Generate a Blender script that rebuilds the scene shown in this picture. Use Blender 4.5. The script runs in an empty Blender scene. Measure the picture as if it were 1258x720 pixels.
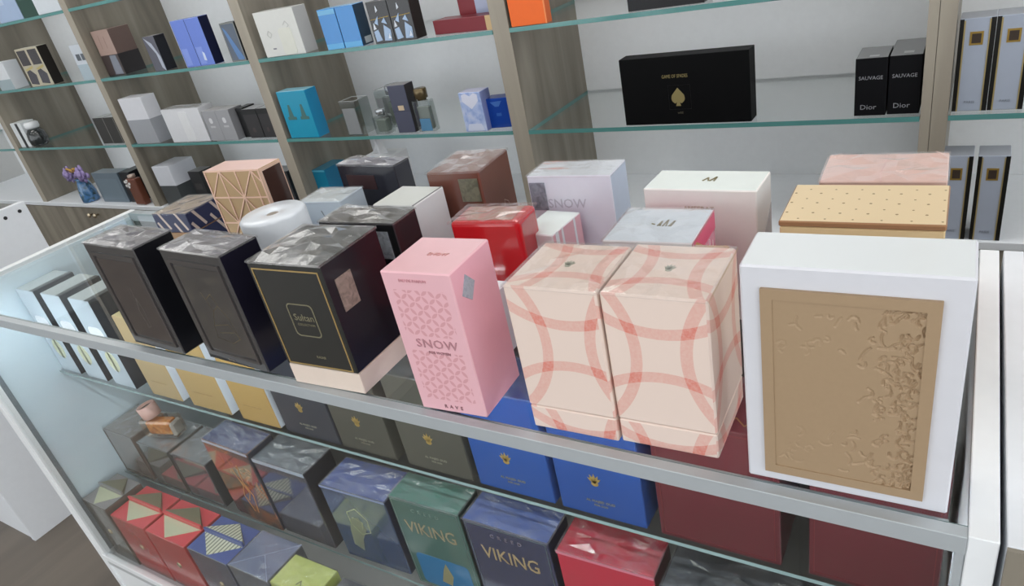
import bpy, bmesh, math, random
from mathutils import Vector, Matrix
random.seed(7)
SC = bpy.context.scene
COL = SC.collection
W, H = 1258, 720

# ------------------------------------------------------------------ camera, world, lights, exposure
cd = bpy.data.cameras.new('camera'); cam = bpy.data.objects.new('camera', cd); COL.objects.link(cam)
RX = Vector((0.85488134, 0.48360864, -0.18788448))
RY = Vector((0.09367584, -0.5000598, -0.86090942))
RZ = Vector((-0.51029671, 0.71837517, -0.47279423))
m = Matrix((RX, -RY, -RZ)).transposed().to_4x4(); m.translation = (0, 0, 1.40)
cam.matrix_world = m
cd.sensor_width = 36; cd.lens = 863.63 / W * 36
cd.shift_x = -(644.28 - 629) / W; cd.shift_y = (370.59 - 360) / W
cd.clip_start = .02; SC.camera = cam

wd = bpy.data.worlds.new('world'); SC.world = wd; wd.use_nodes = True
bg = wd.node_tree.nodes['Background']; bg.inputs[0].default_value = (.92, .965, 1, 1); bg.inputs[1].default_value = 1.65
SC.view_settings.view_transform = 'Standard'; SC.view_settings.look = 'None'
SC.view_settings.gamma = 1; SC.view_settings.use_curve_mapping = False
SC.view_settings.exposure = 0.22
SC.cycles.use_denoising = True
SC.cycles.max_bounces = 10; SC.cycles.transparent_max_bounces = 24
SC.cycles.caustics_reflective = False; SC.cycles.caustics_refractive = False
SC.cycles.sample_clamp_indirect = 6
PANEL_EMIT = 5.2
PANELS = [(x, y) for x in (-4.3, -2.6, -0.9, 0.9) for y in (-0.6, 1.0, 1.6)]

# ------------------------------------------------------------------ materials
def lin(c):
    c = c / 255.
    return c / 12.92 if c <= .04045 else ((c + .055) / 1.055) ** 2.4
def rgb(t): return (lin(t[0]), lin(t[1]), lin(t[2]), 1)
_M = {}
def base(name):
    mt = bpy.data.materials.new(name); mt.use_nodes = True
    nt = mt.node_tree
    return mt, nt, nt.nodes['Principled BSDF']
def N(nt, t, **kw):
    n = nt.nodes.new(t)
    for k, v in kw.items():
        if k.startswith('i_'): n.inputs[int(k[2:])].default_value = v
        else: setattr(n, k, v)
    return n
def MA(nt, op, a, b=None, c=None):
    n = nt.nodes.new('ShaderNodeMath'); n.operation = op
    for i, v in enumerate((a, b, c)):
        if v is None: continue
        if isinstance(v, (int, float)): n.inputs[i].default_value = v
        else: nt.links.new(v, n.inputs[i])
    return n.outputs[0]
def P(col, rough=.5, metal=0, coat=0, bump=0, bscale=40, ior=1.5, var=0):
    """plain board / card / plastic / foil"""
    key = ('P', col, rough, metal, coat, bump, bscale, ior, var)
    if key in _M: return _M[key]
    mt, nt, b = base('surface')
    b.inputs['Base Color'].default_value = rgb(col); b.inputs['Roughness'].default_value = rough
    b.inputs['Metallic'].default_value = metal; b.inputs['IOR'].default_value = ior
    b.inputs['Coat Weight'].default_value = coat; b.inputs['Coat Roughness'].default_value = .06
    tc = N(nt, 'ShaderNodeTexCoord')
    no = N(nt, 'ShaderNodeTexNoise'); no.inputs['Scale'].default_value = bscale; no.inputs['Detail'].default_value = 4
    nt.links.new(tc.outputs['Object'], no.inputs['Vector'])
    mx = N(nt, 'ShaderNodeMix', data_type='RGBA', blend_type='MULTIPLY')
    mx.inputs[0].default_value = var if var else .06
    mx.inputs[6].default_value = rgb(col); nt.links.new(no.outputs['Color'], mx.inputs[7])
    hs = N(nt, 'ShaderNodeHueSaturation'); hs.inputs['Saturation'].default_value = 0; hs.inputs['Value'].default_value = 1.6
    nt.links.new(no.outputs['Color'], hs.inputs['Color']); nt.links.new(hs.outputs[0], mx.inputs[7])
    nt.links.new(mx.outputs[2], b.inputs['Base Color'])
    if bump:
        bp = N(nt, 'ShaderNodeBump'); bp.inputs['Strength'].default_value = bump; bp.inputs['Distance'].default_value = .004
        nt.links.new(no.outputs[0], bp.inputs['Height'])
        nt.links.new(bp.outputs[0], b.inputs['Coat Normal' if coat else 'Normal'])
        if coat: nt.links.new(bp.outputs[0], b.inputs['Normal'])
    _M[key] = mt
    return mt
def wood(col, col2, axis=2, scale=9, rough=.45, name='wood'):
    key = ('W', col, col2, axis, scale)
    if key in _M: return _M[key]
    mt, nt, b = base(name)
    tc = N(nt, 'ShaderNodeTexCoord'); mp = N(nt, 'ShaderNodeMapping')
    s = [scale] * 3; s[axis] = scale * .08; mp.inputs['Scale'].default_value = s
    nt.links.new(tc.outputs['Object'], mp.inputs[0])
    n1 = N(nt, 'ShaderNodeTexNoise'); n1.inputs['Scale'].default_value = 1.3; n1.inputs['Detail'].default_value = 6; n1.inputs['Distortion'].default_value = .6
    nt.links.new(mp.outputs[0], n1.inputs['Vector'])
    cr = N(nt, 'ShaderNodeValToRGB'); cr.color_ramp.elements[0].position = .32; cr.color_ramp.elements[1].position = .7
    cr.color_ramp.elements[0].color = rgb(col2); cr.color_ramp.elements[1].color = rgb(col)
    nt.links.new(n1.outputs[0], cr.inputs[0]); nt.links.new(cr.outputs[0], b.inputs['Base Color'])
    b.inputs['Roughness'].default_value = rough
    _M[key] = mt
    return mt
def glass(tint, spec=1.0, rough=0.0, name='glass', add=0.0, bump=0):
    key = ('G', tint, spec, rough, add, bump)
    if key in _M: return _M[key]
    mt = bpy.data.materials.new(name); mt.use_nodes = True; nt = mt.node_tree
    nt.nodes.remove(nt.nodes['Principled BSDF']); out = nt.nodes['Material Output']
    tr = N(nt, 'ShaderNodeBsdfTransparent'); tr.inputs[0].default_value = (*tint, 1)
    gl = N(nt, 'ShaderNodeBsdfGlossy'); gl.inputs['Roughness'].default_value = rough; gl.inputs[0].default_value = (1, 1, 1, 1)
    ge = N(nt, 'ShaderNodeNewGeometry'); dt = N(nt, 'ShaderNodeVectorMath', operation='DOT_PRODUCT')
    nt.links.new(ge.outputs['Incoming'], dt.inputs[1]); nt.links.new(ge.outputs['Normal'], dt.inputs[0])
    g = MA(nt, 'SUBTRACT', 1, MA(nt, 'ABSOLUTE', dt.outputs['Value'])); g = MA(nt, 'POWER', g, 5)
    f = MA(nt, 'MULTIPLY', MA(nt, 'MULTIPLY_ADD', g, .96, .04), spec); f = MA(nt, 'ADD', f, add); f = MA(nt, 'MINIMUM', f, 1)
    mx = N(nt, 'ShaderNodeMixShader')
    nt.links.new(f, mx.inputs[0]); nt.links.new(tr.outputs[0], mx.inputs[1]); nt.links.new(gl.outputs[0], mx.inputs[2])
    nt.links.new(mx.outputs[0], out.inputs[0])
    if bump:
        tc = N(nt, 'ShaderNodeTexCoord'); no = N(nt, 'ShaderNodeTexNoise'); no.inputs['Scale'].default_value = 38; no.inputs['Detail'].default_value = 3
        nt.links.new(tc.outputs['Object'], no.inputs['Vector'])
        bp = N(nt, 'ShaderNodeBump'); bp.inputs['Strength'].default_value = bump; bp.inputs['Distance'].default_value = .006
        nt.links.new(no.outputs[0], bp.inputs['Height']); nt.links.new(bp.outputs[0], gl.inputs['Normal']); nt.links.new(bp.outputs[0], dt.inputs[0])
    _M[key] = mt
    return mt
def emit(col, s):
    mt = bpy.data.materials.new('light_diffuser'); mt.use_nodes = True; nt = mt.node_tree
    nt.nodes.remove(nt.nodes['Principled BSDF'])
    e = N(nt, 'ShaderNodeEmission'); e.inputs[0].default_value = (*col, 1); e.inputs[1].default_value = s
    nt.links.new(e.outputs[0], nt.nodes['Material Output'].inputs[0])
    return mt
def uvnodes(nt):
    u = N(nt, 'ShaderNodeUVMap'); u.uv_map = 'UVMap'; s = N(nt, 'ShaderNodeSeparateXYZ')
    nt.links.new(u.outputs[0], s.inputs[0]); return s.outputs[0], s.outputs[1]
def setmask(nt, b, mask, c0, c1, k=1.0):
    mx = N(nt, 'ShaderNodeMix', data_type='RGBA'); mx.inputs[6].default_value = rgb(c0); mx.inputs[7].default_value = rgb(c1)
    f = MA(nt, 'MULTIPLY', mask, k); nt.links.new(f, mx.inputs[0]); nt.links.new(mx.outputs[2], b.inputs['Base Color'])
def centred(nt, v, c, s):                      # wrapped distance component from lattice points c + i*s
    t = MA(nt, 'SUBTRACT', v, c); t = MA(nt, 'DIVIDE', t, s); t = MA(nt, 'ADD', t, .5)
    t = MA(nt, 'FRACT', t); t = MA(nt, 'SUBTRACT', t, .5); return MA(nt, 'MULTIPLY', t, s)
def hyp(nt, a, b):
    return MA(nt, 'SQRT', MA(nt, 'ADD', MA(nt, 'MULTIPLY', a, a), MA(nt, 'MULTIPLY', b, b)))
def ring_mat(cx, cz):
    mt, nt, b = base('ring_ribbon_print'); u, v = uvnodes(nt); S = .246; R = .1005; w = .0054
    d1 = hyp(nt, centred(nt, u, cx, S), centred(nt, v, cz, S)); d2 = hyp(nt, centred(nt, u, cx + S / 2, S), centred(nt, v, cz + S / 2, S))
    ms = []
    for d in (d1, d2): ms.append(MA(nt, 'LESS_THAN', MA(nt, 'ABSOLUTE', MA(nt, 'SUBTRACT', d, R)), w))
    s = MA(nt, 'ADD', ms[0], ms[1])
    no = N(nt, 'ShaderNodeTexNoise'); no.inputs['Scale'].default_value = 420
    tc = N(nt, 'ShaderNodeTexCoord'); nt.links.new(tc.outputs['Object'], no.inputs['Vector'])
    k = MA(nt, 'MULTIPLY', s, MA(nt, 'MULTIPLY_ADD', no.outputs[0], .32, .2))
    setmask(nt, b, k, (236, 215, 203), (221, 112, 96)); b.inputs['Roughness'].default_value = .38
    bp = N(nt, 'ShaderNodeBump'); bp.inputs['Strength'].default_value = .12; bp.inputs['Distance'].default_value = .003
    n2 = N(nt, 'ShaderNodeTexNoise'); n2.inputs['Scale'].default_value = 22; nt.links.new(tc.outputs['Object'], n2.inputs['Vector'])
    nt.links.new(n2.outputs[0], bp.inputs['Height']); nt.links.new(bp.outputs[0], b.inputs['Normal'])
    return mt
def petal_mat(c0, c1, s=.0118, lo=(.01, .016), hi=(.072, .156), gap=(.078, .098)):
    mt, nt, b = base('petal_lattice_print'); u, v = uvnodes(nt)
    r = math.radians(38); ur = MA(nt, 'ADD', MA(nt, 'MULTIPLY', u, math.cos(r)), MA(nt, 'MULTIPLY', v, math.sin(r)))
    vr = MA(nt, 'SUBTRACT', MA(nt, 'MULTIPLY', v, math.cos(r)), MA(nt, 'MULTIPLY', u, math.sin(r)))
    fu = MA(nt, 'FRACT', MA(nt, 'DIVIDE', ur, s)); fv = MA(nt, 'FRACT', MA(nt, 'DIVIDE', vr, s)); tot = None
    for i in (0, 1):
        for j in (0, 1):
            q = MA(nt, 'LESS_THAN', hyp(nt, MA(nt, 'SUBTRACT', fu, i), MA(nt, 'SUBTRACT', fv, j)), .665)
            tot = q if tot is None else MA(nt, 'ADD', tot, q)
    mk = MA(nt, 'GREATER_THAN', tot, 1.5)
    for o, l, h in ((u, lo[0], hi[0]), (v, lo[1], hi[1])):
        mk = MA(nt, 'MULTIPLY', mk, MA(nt, 'GREATER_THAN', o, l)); mk = MA(nt, 'MULTIPLY', mk, MA(nt, 'LESS_THAN', o, h))
    g = MA(nt, 'MULTIPLY', MA(nt, 'GREATER_THAN', v, gap[0]), MA(nt, 'LESS_THAN', v, gap[1]))
    mk = MA(nt, 'MULTIPLY', mk, MA(nt, 'SUBTRACT', 1, g))
    setmask(nt, b, mk, c0, c1, .8); b.inputs['Roughness'].default_value = .3
    return mt
def dash_mat(c0, c1, ang=-24, p=.021, L=.052, w=.2):
    mt, nt, b = base('dashed_stripe_print'); u, v = uvnodes(nt); r = math.radians(ang)
    a = MA(nt, 'ADD', MA(nt, 'MULTIPLY', u, math.cos(r)), MA(nt, 'MULTIPLY', v, math.sin(r)))
    c = MA(nt, 'SUBTRACT', MA(nt, 'MULTIPLY', v, math.cos(r)), MA(nt, 'MULTIPLY', u, math.sin(r)))
    cc = MA(nt, 'DIVIDE', c, p); row = MA(nt, 'FLOOR', cc); f = MA(nt, 'FRACT', cc)
    a2 = MA(nt, 'FRACT', MA(nt, 'ADD', MA(nt, 'DIVIDE', a, L), MA(nt, 'MULTIPLY', row, .37)))
    mk = MA(nt, 'MULTIPLY', MA(nt, 'LESS_THAN', MA(nt, 'ABSOLUTE', MA(nt, 'SUBTRACT', f, .5)), w), MA(nt, 'LESS_THAN', a2, .66))
    setmask(nt, b, mk, c0, c1); b.inputs['Roughness'].default_value = .35
    return mt
def dots_mat(c0, c1, s=.019, r=.0013):
    mt, nt, b = base('speckled_gold_print'); u, v = uvnodes(nt)
    d1 = hyp(nt, centred(nt, u, .004, s), centred(nt, v, .003, s)); d2 = hyp(nt, centred(nt, u, .004 + s * .53, s), centred(nt, v, .003 + s * .42, s))
    mk = MA(nt, 'MAXIMUM', MA(nt, 'LESS_THAN', d1, r), MA(nt, 'LESS_THAN', d2, r * .8))
    setmask(nt, b, mk, c0, c1); b.inputs['Roughness'].default_value = .36; b.inputs['Metallic'].default_value = .25
    return mt
def band_mat(c0, c1, axis, bands, rough=.35, metal=0):
    """c1 inside the listed (lo, hi) bands measured along u or v in metres"""
    mt, nt, b = base('banded_print'); uv = uvnodes(nt); o = uv[axis]; mk = None
    for lo, hi in bands:
        q = MA(nt, 'MULTIPLY', MA(nt, 'GREATER_THAN', o, lo), MA(nt, 'LESS_THAN', o, hi)); mk = q if mk is None else MA(nt, 'MAXIMUM', mk, q)
    setmask(nt, b, mk, c0, c1); b.inputs['Roughness'].default_value = rough; b.inputs['Metallic'].default_value = metal
    return mt
def blotch_mat(cols, scale=18, rough=.25, coat=.3):
    mt, nt, b = base('mottled_print'); tc = N(nt, 'ShaderNodeTexCoord')
    no = N(nt, 'ShaderNodeTexNoise'); no.inputs['Scale'].default_value = scale; no.inputs['Detail'].default_value = 3; no.inputs['Distortion'].default_value = .8
    nt.links.new(tc.outputs['Object'], no.inputs['Vector']); cr = N(nt, 'ShaderNodeValToRGB'); e = cr.color_ramp.elements
    while len(e) < len(cols): e.new(.5)
    for i, c in enumerate(cols): e[i].position = .3 + .4 * i / (len(cols) - 1); e[i].color = rgb(c)
    nt.links.new(no.outputs[0], cr.inputs[0]); nt.links.new(cr.outputs[0], b.inputs['Base Color'])
    b.inputs['Roughness'].default_value = rough; b.inputs['Coat Weight'].default_value = coat
    return mt
def film(milk):
    key = ('F', milk)
    if key in _M: return _M[key]
    mt = glass((.98, .98, .98), 1.3, .2, 'cellophane', .04, .25 + milk * .01); nt = mt.node_tree
    mx = [n for n in nt.nodes if n.type == 'MIX_SHADER'][0]; out = nt.nodes['Material Output']
    df = N(nt, 'ShaderNodeBsdfDiffuse'); df.inputs[0].default_value = (.75, .75, .78, 1)
    no = N(nt, 'ShaderNodeTexNoise'); no.inputs['Scale'].default_value = 26; no.inputs['Detail'].default_value = 2; no.inputs['Distortion'].default_value = 1.5
    tc = N(nt, 'ShaderNodeTexCoord'); nt.links.new(tc.outputs['Object'], no.inputs['Vector'])
    m2 = N(nt, 'ShaderNodeMixShader'); nt.links.new(MA(nt, 'MULTIPLY', MA(nt, 'SUBTRACT', no.outputs[0], .28), milk * 3.4), m2.inputs[0])
    nt.links.new(mx.outputs[0], m2.inputs[1]); nt.links.new(df.outputs[0], m2.inputs[2]); nt.links.new(m2.outputs[0], out.inputs[0])
    _M[key] = mt
    return mt
WHITE = P((234, 237, 242), .35); FRAME = P((243, 245, 247), .3); WHITE_BOARD = P((214, 219, 224), .4); ALU = P((186, 192, 196), .4, .25)
WOOD = wood((158, 150, 136), (112, 105, 94)); WOOD_EDGE = wood((180, 171, 156), (150, 141, 128), scale=7)
CELLO = film(.12)
CLEAR = glass((.982, .992, .99), .62, 0, 'clear_glass'); EDGE = P((92, 148, 145), .2, 0, .3); EDGE2 = P((150, 172, 172), .2)
ACRYL = glass((.80, .83, .82), 1.6, .04, 'clear_acrylic', .06)
GOLD = P((196, 158, 88), .3, .7); PALEGOLD = P((205, 184, 130), .35, .5); SILVER = P((200, 204, 208), .25, .8)
INK = P((70, 66, 66), .4); PAPER = P((232, 232, 230), .6)

# ------------------------------------------------------------------ mesh helpers
def link(name, me, mats, parent=None):
    for x in (mats if isinstance(mats, (list, tuple)) else [mats]): me.materials.append(x)
    o = bpy.data.objects.new(name, me); COL.objects.link(o)
    if parent: o.parent = parent
    return o
def obj(name, bm, mats, parent=None, smooth=False):
    bmesh.ops.recalc_face_normals(bm, faces=bm.faces[:])
    me = bpy.data.meshes.new(name); bm.to_mesh(me); bm.free()
    if smooth:
        for p in me.polygons: p.use_smooth = True
    return link(name, me, mats, parent)
def bx(bm, x0, x1, y0, y1, z0, z1, mi=0, bev=0, seg=1):
    vs = [bm.verts.new((x, y, z)) for z in (z0, z1) for y in (y0, y1) for x in (x0, x1)]
    fs = [bm.faces.new([vs[i] for i in q]) for q in ((0, 2, 3, 1), (4, 5, 7, 6), (0, 1, 5, 4), (1, 3, 7, 5), (3, 2, 6, 7), (2, 0, 4, 6))]
    for f in fs: f.material_index = mi
    if bev:
        es = list({e for f in fs for e in f.edges})
        bmesh.ops.bevel(bm, geom=es, offset=bev, segments=seg, affect='EDGES', profile=.5)
    return fs                                    # bottom, top, front, right, back, left
def lathe(bm, prof, seg=24, mi=0, M=None):
    rings = []
    for r, z in prof:
        rings.append([bm.verts.new((r * math.cos(2 * math.pi * i / seg), r * math.sin(2 * math.pi * i / seg), z)) for i in range(seg)])
    fs = []
    for a, b in zip(rings, rings[1:]):
        for i in range(seg): fs.append(bm.faces.new((a[i], a[(i + 1) % seg], b[(i + 1) % seg], b[i])))
    if prof[0][0] > 1e-6: fs.append(bm.faces.new(rings[0][::-1]))
    if prof[-1][0] > 1e-6: fs.append(bm.faces.new(rings[-1]))
    for f in fs: f.material_index = mi
    if M is not None: bmesh.ops.transform(bm, matrix=M, verts=[v for r in rings for v in r])
def tube(bm, pts, r, seg=6):
    rings = []
    for i, p in enumerate(pts):
        p = Vector(p); t = (Vector(pts[min(i + 1, len(pts) - 1)]) - Vector(pts[max(i - 1, 0)])).normalized()
        a = t.cross(Vector((0, 0, 1)) if abs(t.z) < .9 else Vector((1, 0, 0))).normalized(); b = t.cross(a)
        rings.append([bm.verts.new(p + r * (a * math.cos(2 * math.pi * k / seg) + b * math.sin(2 * math.pi * k / seg))) for k in range(seg)])
    for a, b in zip(rings, rings[1:]):
        for i in range(seg): bm.faces.new((a[i], a[(i + 1) % seg], b[(i + 1) % seg], b[i]))
    bm.faces.new(rings[0][::-1]); bm.faces.new(rings[-1])
def poly(bm, pts, t, mi=0):
    """flat polygon given in face (a, b) coordinates, extruded to thickness t along n"""
    lo = [bm.verts.new((a, b, 0)) for a, b in pts]; hi = [bm.verts.new((a, b, t)) for a, b in pts]
    fs = [bm.faces.new(hi), bm.faces.new(lo[::-1])]; n = len(pts)
    for i in range(n): fs.append(bm.faces.new((lo[i], lo[(i + 1) % n], hi[(i + 1) % n], hi[i])))
    for f in fs: f.material_index = mi
def line(bm, a, b, w, t):
    d = Vector((b[0] - a[0], b[1] - a[1])); n = Vector((-d.y, d.x)).normalized() * w / 2
    poly(bm, [(a[0] + n.x, a[1] + n.y), (a[0] - n.x, a[1] - n.y), (b[0] - n.x, b[1] - n.y), (b[0] + n.x, b[1] + n.y)], t)
def pline(bm, pts, w, t, close=False):
    ps = list(pts) + ([pts[0]] if close else [])
    for a, b in zip(ps, ps[1:]): line(bm, a, b, w, t)
def rrect(u0, v0, u1, v1, r, k=4):
    out = []
    for cx, cy, s in ((u1 - r, v1 - r, 0), (u0 + r, v1 - r, 90), (u0 + r, v0 + r, 180), (u1 - r, v0 + r, 270)):
        for i in range(k + 1):
            a = math.radians(s + 90 * i / k); out.append((cx + r * math.cos(a), cy + r * math.sin(a)))
    return out
def uvmetres(me, w, d, h, own=None):
    uv = me.uv_layers.new(name='UVMap')
    for p in me.polygons:
        n = p.normal; ax = max(range(3), key=lambda i: abs(n[i]))
        for li in p.loop_indices:
            c = me.vertices[me.loops[li].vertex_index].co; x, y, z = c.x + w / 2, c.y + d / 2, c.z
            if ax == 1: uv.data[li].uv = (x, z) if n.y < 0 else (w + d + (w - x), z)
            elif ax == 0: uv.data[li].uv = (y if own else w + y, z) if n.x > 0 else (-y, z)
            else: uv.data[li].uv = (x, y + own if own else h + y)
def tag(o, label, cat, group=None):
    o['label'] = label; o['category'] = cat
    if group: o['group'] = group
    return o
def struct(name, bm, mats, parent=None):
    o = obj(name, bm, mats, parent)
    if parent is None: o['kind'] = 'structure'
    return o

class Box:
    """a carton: an Empty at its base with the carton, lids, prints and wraps as parts"""
    def __init__(s, name, label, fl, dims, th=0, z=0, cat='box', group=None):
        s.w, s.d, s.h = dims; c, sn = math.cos(th), math.sin(th)
        s.root = bpy.data.objects.new(name, None); COL.objects.link(s.root); s.root.empty_display_size = .05
        s.root.location = (fl[0] + c * s.w / 2 - sn * s.d / 2, fl[1] + sn * s.w / 2 + c * s.d / 2, z + .0004)
        s.root.rotation_euler = (0, 0, th); tag(s.root, label, cat, group)
    def body(s, front, side=None, top=None, z0=0, z1=None, bev=.0012, seg=1, name='carton', grow=0, left=None, own=None):
        z1 = s.h if z1 is None else z1; side = side or front; top = top or side; left = left or side
        bm = bmesh.new(); g = grow
        fs = bx(bm, -s.w / 2 - g, s.w / 2 + g, -s.d / 2 - g, s.d / 2 + g, z0, z1)
        for f, i in zip(fs, (1, 2, 0, 1, 1, 3)): f.material_index = i
        bmesh.ops.bevel(bm, geom=bm.edges[:], offset=bev, segments=seg, affect='EDGES', profile=.5)
        o = obj(name, bm, [front, side, top, left], s.root); uvmetres(o.data, s.w, s.d, s.h, own)
        return o
    def F(s, face):
        if face == 'front': return Matrix(((1, 0, 0, -s.w / 2), (0, 0, -1, -s.d / 2), (0, 1, 0, 0), (0, 0, 0, 1)))
        if face == 'right': return Matrix(((0, 0, 1, s.w / 2), (1, 0, 0, -s.d / 2), (0, 1, 0, 0), (0, 0, 0, 1)))
        if face == 'left': return Matrix(((0, 0, -1, -s.w / 2), (-1, 0, 0, s.d / 2), (0, 1, 0, 0), (0, 0, 0, 1)))
        return Matrix(((1, 0, 0, -s.w / 2), (0, 1, 0, -s.d / 2), (0, 0, 1, s.h), (0, 0, 0, 1)))
    def put(s, name, bm, face, mats, label=None):
        bmesh.ops.transform(bm, matrix=s.F(face), verts=bm.verts[:]); o = obj(name, bm, mats, s.root)
        if label: o['label'] = label
        return o
    def size(s, face): return {'front': (s.w, s.h), 'right': (s.d, s.h), 'left': (s.d, s.h), 'top': (s.w, s.d)}[face]
    def plate(s, name, face, r, mat, t=.0006, rad=0, label=None):   # r = u0, v0, u1, v1 as fractions of the face
        A, B = s.size(face); bm = bmesh.new(); q = (r[0] * A, r[1] * B, r[2] * A, r[3] * B)
        poly(bm, rrect(*q, rad) if rad else [(q[0], q[1]), (q[2], q[1]), (q[2], q[3]), (q[0], q[3])], t)
        return s.put(name, bm, face, mat, label)
    def frame(s, name, face, r, mat, lw=.001, t=.0006, rad=0, label=None):
        A, B = s.size(face); bm = bmesh.new(); q = (r[0] * A, r[1] * B, r[2] * A, r[3] * B)
        o = rrect(*q, rad or .0004, 3); i = rrect(q[0] + lw, q[1] + lw, q[2] - lw, q[3] - lw, max((rad or .0004) - lw * .6, .0002), 3); n = len(o)
        V = [[bm.verts.new((a, b, z)) for a, b in ps] for z in (0, t) for ps in (o, i)]
        for k in range(n):
            j = (k + 1) % n
            for A1, B1 in ((2, 3), (0, 1), (0, 2), (1, 3)): bm.faces.new((V[A1][k], V[A1][j], V[B1][j], V[B1][k]))
        return s.put(name, bm, face, mat, label)
    def text(s, txt, face, u, v, size, mat, name='lettering', t=.0003, sx=1.0, rot=0, sp=1.0):
        A, B = s.size(face); cu = bpy.data.curves.new('lettering', 'FONT'); cu.body = txt; cu.size = size; cu.align_x = 'CENTER'; cu.align_y = 'CENTER'
        cu.extrude = t; cu.resolution_u = 2; cu.space_character = sp
        o = bpy.data.objects.new('tmp', cu); COL.objects.link(o)
        dg = bpy.context.evaluated_depsgraph_get(); me = bpy.data.meshes.new_from_object(o.evaluated_get(dg)); bpy.data.objects.remove(o)
        me.transform(s.F(face) @ Matrix.Translation((u * A, v * B, t * 1.6)) @ Matrix.Rotation(rot, 4, 'Z') @ Matrix.Diagonal((sx, 1, 1, 1)))
        me.materials.clear()
        return link(name, me, mat, s.root)
    def lines(s, name, face, segs, lw, mat, t=.0005, label=None):   # polylines as fractions
        A, B = s.size(face); bm = bmesh.new()
        for ps in segs: pline(bm, [(a * A, b * B) for a, b in ps], lw, t)
        return s.put(name, bm, face, mat, label)
    def polys(s, name, face, ps, mat, t=.0006, label=None):
        A, B = s.size(face); bm = bmesh.new()
        for p in ps: poly(bm, [(a * A, b * B) for a, b in p], t)
        return s.put(name, bm, face, mat, label)
    def wrap(s, amp=.0016, n=9, mat=None, z0=None, over=.0009):
        z0 = s.h - .002 if z0 is None else z0; n = min(n, 7)
        """clear film pulled round the carton: crumpled over the top, close to the sides"""
        bm = bmesh.new(); g = over; rnd = random.Random(s.w * 991 + s.h * 77 + amp)
        X = [-s.w / 2 - g + (s.w + 2 * g) * i / n for i in range(n + 1)]; Y = [-s.d / 2 - g + (s.d + 2 * g) * i / n for i in range(n + 1)]
        top = {}
        for i, x in enumerate(X):
            for j, y in enumerate(Y):
                e = i in (0, n) or j in (0, n)
                a, b = abs(i / n - .5) * 2, abs(j / n - .5) * 2
                fold = .5 * max(0, 1 - abs(a - b) * 5)                # the four folded corners meet along the diagonals
                top[i, j] = bm.verts.new((x + (0 if e else rnd.uniform(-.25, .25) * s.w / n), y + (0 if e else rnd.uniform(-.25, .25) * s.d / n),
                                          s.h + g + (0 if e else amp * (rnd.random() + fold))))
        for i in range(n):
            for j in range(n):
                q = [top[i, j], top[i + 1, j], top[i + 1, j + 1], top[i, j + 1]]
                if rnd.random() < .5: bm.faces.new((q[0], q[1], q[2])); bm.faces.new((q[0], q[2], q[3]))
                else: bm.faces.new((q[0], q[1], q[3])); bm.faces.new((q[1], q[2], q[3]))
        ring = [top[i, 0] for i in range(n + 1)] + [top[n, j] for j in range(1, n + 1)] + [top[i, n] for i in range(n - 1, -1, -1)] + [top[0, j] for j in range(n - 1, 0, -1)]
        low = [bm.verts.new((v.co.x, v.co.y, z0)) for v in ring]
        for k in range(len(ring)): j = (k + 1) % len(ring); bm.faces.new((ring[k], low[k], low[j], ring[j]))
        o = obj('cellophane_wrap', bm, mat or CELLO, s.root); o['label'] = 'clear crinkled cellophane wrap'
        return o
    def sticker(s, face, r, col=(150, 152, 148), name='security_sticker', label='small grey hologram sticker'):
        return s.plate(name, face, r, blotch_mat([tuple(int(c * .82) for c in col), col, tuple(min(255, int(c * 1.12)) for c in col)], 120, .3, .2), .0014, label=label)

def hand(bx_, face, cu, cv, sc, mat):
    """small crown / open-hand crest made of five pointed fingers on a rounded base"""
    A, B = bx_.size(face); bm = bmesh.new()
    for k in range(5):
        a = math.radians(90 + (k - 2) * 24); L = sc * (1, 1.18, 1.3, 1.18, 1)[k]
        c = Vector((cu * A, cv * B)); d = Vector((math.cos(a), math.sin(a))); n = Vector((-d.y, d.x)) * sc * .15
        poly(bm, [tuple(c + n * .6), tuple(c - n * .6), tuple(c + d * L * .6 - n), tuple(c + d * L), tuple(c + d * L * .6 + n)], .0006)
    poly(bm, [(cu * A + sc * .42 * math.cos(t * math.pi / 6), cv * B - sc * .1 + sc * .34 * math.sin(t * math.pi / 6)) for t in range(12)], .0005)
    bx_.put('crest', bm, face, mat)

# ------------------------------------------------------------------ room shell
FLOOR = wood((122, 112, 101), (92, 84, 76), axis=1, scale=5, rough=.4, name='floor_planks')
bm = bmesh.new(); bx(bm, -8, 3.5, -4, 2.45, -.05, 0); struct('floor', bm, FLOOR)
bm = bmesh.new(); bx(bm, -8, 3.5, -4, 2.45, 2.8, 2.85); struct('ceiling', bm, P((232, 232, 230), .7))
bm = bmesh.new(); bx(bm, -8, 3.5, 2.36, 2.45, 0, 2.8); struct('wall_back', bm, P((212, 214, 214), .6))
bm = bmesh.new(); bx(bm, -8.1, -8, -4, 2.45, 0, 2.8); struct('wall_left', bm, P((212, 214, 214), .6))
LIGHT = emit((1, .99, .96), PANEL_EMIT)
for i, (x, y) in enumerate(PANELS):
    r = bpy.data.objects.new('ceiling_light', None); COL.objects.link(r); r.location = (x, y, 2.8)
    tag(r, 'square white flush light panel in the shop ceiling above the counters', 'ceiling light', 'ceiling light panels')
    bm = bmesh.new()
    for a in ((-.32, .32, -.32, -.3), (-.32, .32, .3, .32), (-.32, -.3, -.3, .3), (.3, .32, -.3, .3)): bx(bm, a[0], a[1], a[2], a[3], -.03, 0)
    obj('rim', bm, WHITE, r)
    bm = bmesh.new(); bx(bm, -.3, .3, -.3, .3, -.022, -.01); obj('diffuser', bm, LIGHT, r)

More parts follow.
